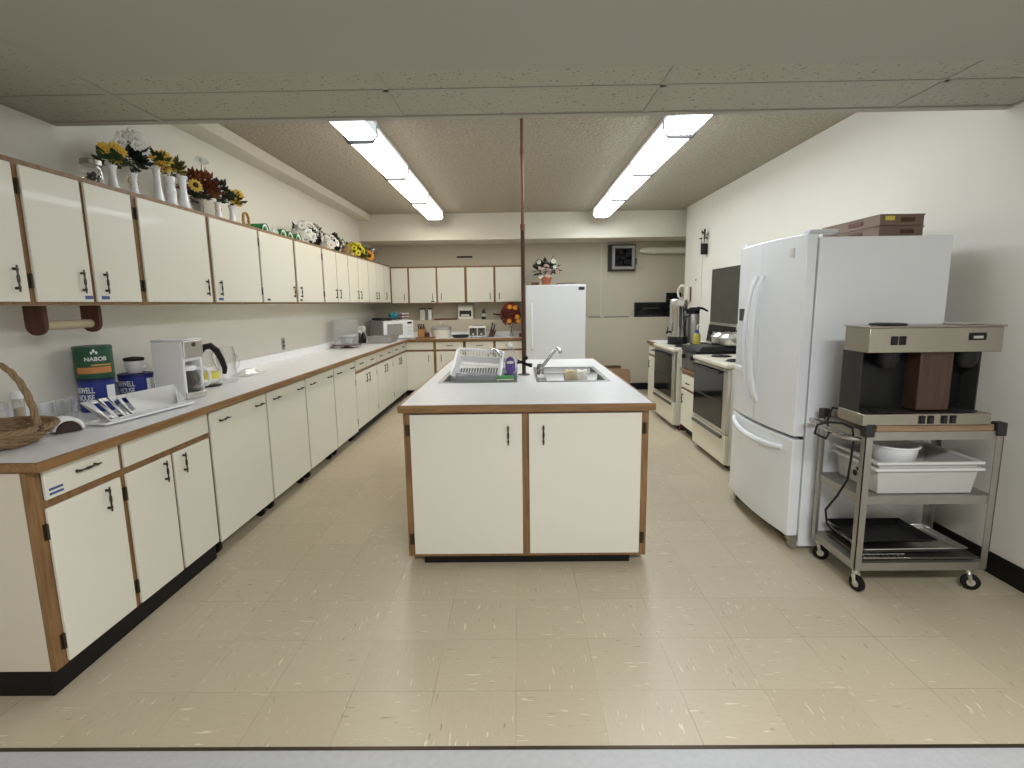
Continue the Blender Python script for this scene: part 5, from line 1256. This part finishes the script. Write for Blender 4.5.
MB().tube(pts, [.012+.006*math.sin(PI*i/n) for i in range(n+1)], 10).build('handle', 'white_app', dF)
MB().box(1.575, 1.5855, yn+.01, yfar-.01, .651, .667).build('gasket', 'charcoal', t)
def onleft(a0, a1, off, z0, z1):
    n = 6; ys = [a0+(a1-a0)*i/n for i in range(n+1)]
    return MB().prism([(fr(y)-off, y) for y in ys]+[(fr(y)+.004, y) for y in ys[::-1]], 2, z0, z1)
onleft(3.475, 3.64, .004, 1.285, 1.365).build('dispenser_display', 'charcoal', dL)
onleft(3.475, 3.64, .002, .985, 1.284).build('dispenser_recess', 'white_grey', dL)
onleft(3.465, 3.65, .016, .960, .984).build('dispenser_tray', 'white_plastic', dL)
MB().box(fr(2.985)-.0015, fr(2.985)+.004, 2.955, 3.015, 1.65, 1.70).build('badge', 'petal_grey', dR, bevel=.001)
for a, b_ in ((yn+.0, yn+.07), (yfar-.07, yfar)): MB().box(1.54, 1.69, a, b_, 1.7655, 1.785).build('hinge_cover', 'white_grey', t, bevel=.005)
for y in (yn+.03, yfar-.04):
    m = MB().cyl((1.578, y-.02, .026), (1.578, y+.02, .026), .024, 14); m.box(1.55, 1.605, y-.03, y+.03, .05, .082); m.build('foot', 'cart_steel', t)
MB().box(1.60, 1.62, yn+.08, yfar-.08, .0025, .02).build('toe_grille', 'charcoal', t)
# two flat crates on the refrigerator
def crate(label, z, h, dx):
    t = thing('storage_crate', label, 'crate', (2.07+dx, 3.15, z), 'brown crates on the refrigerator')
    x0, x1, y0, y1 = 1.955+dx, 2.19+dx, 2.95, 3.49
    m = MB(); slab_holes(m, [x0, x0+.008, x1-.008, x1], [y0, y0+.008, y1-.008, y1], {(1, 1)}, z+.004, z+h); m.box(x0, x1, y0, y1, z+.0008, z+.0075)
    m.build('tray', 'tray_brown', t, bevel=.003)
    MB().box(x0+.11, x1-.05, y0-.004, y0-.0005, z+h*.35, z+h*.72).build('grip', 'dark_stain', t, bevel=.0015)
    MB().box(x0-.004, x0-.0005, y0+.14, y0+.27, z+h*.35, z+h*.75).build('grip', 'dark_stain', t, bevel=.0015)
    MB().box(x0-.003, x1+.003, y0-.003, y1+.003, z+h-.006, z+h+.0015).build('lip', 'tray_brown', t, bevel=.001)
    return t
ZF = 1.7465
crate('lower flat brown crate on the refrigerator, carrying the other', ZF, .058, 0.); t = crate('upper flat brown crate with yellow sticker, on top of the refrigerator stack', ZF+.0605, .060, .0)
MB().box(1.98, 2.03, 2.9455, 2.9488, ZF+.090, ZF+.112).build('sticker', 'yellow_tape', t)
tag(MB().box(2.195, 2.205, 2.98, 3.3, ZF+.0007, ZF+.118).build('folder', 'petal_grey'), 'thin pale card standing against the crates on refrigerator', 'card')

# ------------------------------------------------------------------ cart
t = thing('utility_cart', 'three-shelf stainless utility cart with casters, in front of the refrigerator', 'cart', (1.95, 2.6, 0))
x0, x1, y0, y1 = 1.622, 2.262, 2.41, 2.79; pw = .034
for (px, py, sx, sy) in ((x0, y0, 1, 1), (x1, y0, -1, 1), (x1, y1, -1, -1), (x0, y1, 1, -1)):
    m = MB().box(px, px+sx*pw, py, py+sy*.004, .118, .835).box(px, px+sx*.004, py, py+sy*pw, .118, .835)
    m.build('post', 'cart_steel', t)
    MB().box(px-sx*.006, px+sx*(pw+.004), py-sy*.006, py+sy*(pw+.004), .782, .846).build('corner_cap', 'charcoal', t, bevel=.004)
def shelf(z, name='shelf'):
    m = MB().box(x0+.005, x1-.005, y0+.005, y1-.005, z-.002, z)
    for a in ((x0+.005, x1-.005, y0+.005, y0+.008), (x0+.005, x1-.005, y1-.008, y1-.005), (x0+.005, x0+.008, y0+.005, y1-.005), (x1-.008, x1-.005, y0+.005, y1-.005)): m.box(*a, z-.040, z-.002)
    m.build(name, 'cart_steel', t)
shelf(.152); shelf(.490); shelf(.805)
m = MB().tube([(x0+.003, y0+.035, .76), (x0-.05, y0+.035, .77), (x0-.075, y0+.06, .775), (x0-.08, y0+.12, .78), (x0-.08, y1-.08, .79), (x0-.07, y1-.04, .79), (x0+.003, y1-.035, .785)], .0125, 10); m.build('push_handle', 'chrome', t)
for (px, py, rz) in ((x0+.03, y0+.03, .3), (x1-.06, y0+.03, 1.1), (x0+.03, y1-.03, .9), (x1-.04, y1-.04, .4)):
    c, s = math.cos(rz), math.sin(rz); m = MB()
    f = (s, c); o = (px+f[0]*.012, py-f[1]*.012)
    m.cyl((px, py, .088), (px, py, .116), .016, 12)
    for q in (-1, 1):
        a = (c*.016*q, s*.016*q)
        m.tube([(px+a[0], py+a[1], .088), (o[0]+a[0], o[1]+a[1], .042)], [.010, .007], 6)
    fk = m.build('caster', 'alu', t)
    a = (c*.012, s*.012); w = MB()
    w.tube([(o[0]-a[0], o[1]-a[1], .0405), (o[0]-a[0]*.6, o[1]-a[1]*.6, .0405), (o[0]+a[0]*.6, o[1]+a[1]*.6, .0405), (o[0]+a[0], o[1]+a[1], .0405)], [.032, .0395, .0395, .032], 20)
    w.build('wheel', 'black_rubber', fk)
    MB().tube([(o[0]-a[0]*1.1, o[1]-a[1]*1.1, .0405), (o[0]+a[0]*1.1, o[1]+a[1]*1.1, .0405)], .018, 14).build('hub', 'alu', fk)
tag(MB().box(1.672, 2.215, 2.415, 2.745, .8062, .836).build('wooden_board', 'board_wood', None, bevel=.003), 'worn wooden board lying on the cart under the coffee brewer', 'board')
# commercial brewer
zb = .8368
t = thing('coffee_brewer', 'double commercial coffee brewer of steel and brown wood panel on the cart', 'coffee brewer', (1.9, 2.6, zb))
bx0, bx1, by0, by1 = 1.597, 2.185, 2.405, 2.60
MB().box(bx0, bx1, by0, by1, zb+.001, .892).build('base', 'steel_x', t, bevel=.003)
for k in range(4):
    xx = 1.868+.04*k+(.022 if k > 1 else 0); s = MB().box(xx-.014, xx+.014, by0-.004, by0-.0005, .846, .884).build('switch', 'black', t, bevel=.001)
    MB().box(xx-.008, xx+.008, by0-.008, by0-.0045, .855, .875).build('rocker', 'charcoal', s, bevel=.001)
for xx in (1.735, 2.10): MB().lathe([(0, .8925), (.058, .8925), (.062, .897), (.055, .899), (0, .899)], (xx, 2.475, 0), 28).build('warmer_plate', 'charcoal', t)
MB().box(1.607, 2.143, 2.545, 2.60, .8925, 1.176).build('back_body', 'black', t)
for xa in (1.600, 2.144): MB().box(xa, xa+.006, 2.455, 2.60, .8925, 1.176).build('side_panel', 'charcoal', t)
MB().box(1.875, 2.025, 2.455, 2.5445, .8995, 1.176).build('wood_column', 'walnut', t, bevel=.003)
MB().box(1.8725, 1.8745, 2.457, 2.5445, .8995, 1.176).build('column_side', 'walnut', t)
h = MB().box(1.600, 2.205, 2.415, 2.595, 1.1765, 1.290).build('hood', 'steel_x', t, bevel=.003)
MB().box(1.594, 2.211, 2.408, 2.60, 1.2905, 1.298).build('top_plate', 'steel_x', t, bevel=.002)
for k in range(2): MB().box(1.700+.037*k, 1.728+.037*k, 2.410, 2.4145, 1.212, 1.252).build('switch', 'black', h, bevel=.001)
bd = MB().box(2.05, 2.125, 2.411, 2.4145, 1.230, 1.264).build('badge', 'black', h, bevel=.001); MB().box(2.066, 2.109, 2.4095, 2.4108, 1.238, 1.250).build('badge_bars', 'steel_y', bd)
for xx in (1.74, 2.09): MB().lathe([(0, 1.2985), (.073, 1.2985), (.078, 1.304), (.07, 1.308), (0, 1.308)], (xx, 2.505, 0), 28).build('top_warmer', 'charcoal' if xx < 2 else 'alu', t)
for xx in (1.735, 2.10): MB().lathe([(0, 1.176), (.05, 1.176), (.05, 1.13), (.035, 1.10), (0, 1.10)], (xx, 2.485, 0), 24).build('brew_funnel', 'black', t)
MB().tube([(1.68, 2.605, .87), (1.63, 2.70, .865), (1.585, 2.66, .80), (1.53, 2.55, .765), (1.465, 2.46, .765), (1.405, 2.45, .795), (1.415, 2.45, .835), (1.46, 2.45, .848), (1.53, 2.45, .842), (1.585, 2.455, .815), (1.598, 2.46, .76), (1.60, 2.47, .66), (1.605, 2.49, .55), (1.585, 2.53, .45), (1.565, 2.58, .36), (1.60, 2.62, .27), (1.65, 2.66, .22), (1.69, 2.68, .185)], .0055, 8).build('power_cord', 'black', t)
# tubs and bowl on the middle shelf
def tub(label, z, h, grow):
    t = thing('bus_tub', label, 'tub', (1.97, 2.6, z), 'white tubs on the cart')
    X0, X1, Y0, Y1 = 1.70-grow, 2.195+grow, 2.425, 2.77
    bz = [(X0+.026, Y0+.022), (X1-.026, Y0+.022), (X1-.026, Y1-.022), (X0+.026, Y1-.022)]
    tz = [(X0+.012, Y0+.010), (X1-.012, Y0+.010), (X1-.012, Y1-.010), (X0+.012, Y1-.010)]
    m = MB(); m.add([(*p, z+.003) for p in bz]+[(*p, z+h-.006) for p in tz], [(0, 1, 2, 3)]+[(i, (i+1) % 4, 4+(i+1) % 4, 4+i) for i in range(4)])
    m.build('tub_body', 'tub_plastic', t, solid=.004, bevel=.02, seg=3)
    m = MB(); slab_holes(m, [X0-.010, X0+.014, X1-.014, X1+.010], [Y0-.008, Y0+.012, Y1-.012, Y1+.008], {(1, 1)}, z+h-.014, z+h); m.build('rim', 'tub_rim', t, bevel=.005, seg=3)
    return t
t = tub('lower white bus tub, standing on the middle shelf of the cart', .4915, .132, 0.)
m = MB()
for i, (a, z) in enumerate(((2.53, .545), (2.57, .552), (2.61, .545), (2.55, .575), (2.59, .58))): m.lathe([(.008, -.001), (.016, -.001), (.016, .001), (.008, .001)], (1.716, a, z), 12, axis=0)
m.build('printed_mark', 'charcoal', t)
tub('upper white bus tub nested in the lower one, holding the round bowl', .5225, .133, -.004)
c7 = (1.875, 2.575); z = .592
t = thing('mixing_bowl', 'round white plastic bowl sitting in the upper bus tub', 'bowl', (*c7, z))
MB().lathe([(0, z), (.080, z), (.088, z+.01), (.103, z+.105), (.111, z+.108), (.111, z+.116), (.099, z+.116), (.084, z+.014), (0, z+.008)], (*c7, 0), 32).build('bowl', 'white_plastic', t)
m = MB().prism([(c7[0]+.06, z-.01), (c7[0]+.115, z+.045), (c7[0]+.17, z-.01)], 1, 2.50, 2.503).build('lid_scrap', 'white_plastic'); tag(m, 'white triangular plastic scrap beside the bowl in the upper tub', 'plastic scrap')
MB_ = MB().lathe([(0, z-.068), (.07, z-.068), (.07, z-.001), (0, z-.001)], (*c7, 0), 20); tag(MB_.build('tub_lid', 'tub_plastic'), 'stack of white lids under the round bowl in the upper tub', 'lids')
# trays on the bottom shelf
def sheet_pan(label, X0, X1, Y0, Y1, z, h, mat, wall=.012, group='trays on the bottom shelf of the cart', rot=0.):
    t = thing('sheet_pan', label, 'tray', ((X0+X1)/2, (Y0+Y1)/2, z), group, rotz=rot or 1e-4)
    w, d = (X1-X0)/2, (Y1-Y0)/2
    m = MB(); m.add([(-w+wall, -d+wall, .002), (w-wall, -d+wall, .002), (w-wall, d-wall, .002), (-w+wall, d-wall, .002), (-w, -d, h), (w, -d, h), (w, d, h), (-w, d, h)], [(0, 1, 2, 3)]+[(i, (i+1) % 4, 4+(i+1) % 4, 4+i) for i in range(4)])
    m.build('pan', mat, t, solid=.0025, bevel=.004, shift=False)
    MB().tube([(-w, -d, h), (w, -d, h), (w, d, h), (-w, d, h)], .004, 6, True).build('rim', mat, t, shift=False)
    return t
sheet_pan('wide flat dark tray at bottom of the cart, under the others', 1.67, 2.235, 2.43, 2.74, .1535, .014, 'sheet_metal')
sheet_pan('steel sheet pan in the middle of the tray pile on the cart', 1.70, 2.21, 2.47, 2.755, .1735, .022, 'alu', rot=.02)
sheet_pan('black baking tray on top of the pile on the cart bottom shelf', 1.69, 2.08, 2.50, 2.765, .2010, .026, 'black', .03)
t = thing('cooling_rack', 'wire cooling rack lying between trays at left of cart bottom shelf', 'rack', (1.76, 2.45, .169))
m = MB().tube([(1.675, 2.425, .172), (1.90, 2.425, .172), (1.90, 2.465, .172), (1.675, 2.465, .172)], .003, 6, True)
for i in range(9): m.cyl((1.69+.024*i, 2.425, .172), (1.69+.024*i, 2.465, .172), .002, 5)
m.build('wires', 'chrome', t)

# ------------------------------------------------------------------ light and camera
def area(name, loc, sx, sy, power, col):
    l = bpy.data.lights.new(name, 'AREA'); l.shape = 'RECTANGLE'; l.size = sx; l.size_y = sy; l.energy = power; l.color = col
    o = bpy.data.objects.new(name, l); COL.objects.link(o); o.location = loc; return o
area('hall_ceiling_lamp', (.75, -.25, 2.335), 1.2, .5, 106., (.96, .98, 1.))
w = bpy.data.worlds.new('room_air'); SC.world = w; w.use_nodes = True
w.node_tree.nodes['Background'].inputs[0].default_value = (.5, .5, .5, 1); w.node_tree.nodes['Background'].inputs[1].default_value = .0

f, pi_, ro, ya, H = 527.026, .15324, .01358, -.01152, 1.42659
cy_, sy_, cp_, sp_ = math.cos(ya), math.sin(ya), math.cos(pi_), math.sin(pi_)
fwd = V((sy_*cp_, cy_*cp_, -sp_)); rt = V((cy_, -sy_, 0)); dn = fwd.cross(rt)
c, s = math.cos(ro), math.sin(ro)
r_ = rt*c+dn*s; d_ = dn*c-rt*s
cam = bpy.data.cameras.new('camera'); co = bpy.data.objects.new('camera', cam); COL.objects.link(co)
M = Matrix((r_, -d_, -fwd)).transposed().to_4x4(); M.translation = V((0, 0, H)); co.matrix_world = M
cam.sensor_width = 36.; cam.sensor_fit = 'HORIZONTAL'; cam.lens = f/1024*36.; cam.clip_start = .02
SC.camera = co
SC.view_settings.view_transform = 'Standard'; SC.view_settings.look = 'None'; SC.view_settings.gamma = 1.; SC.view_settings.use_curve_mapping = False
SC.view_settings.exposure = 0.
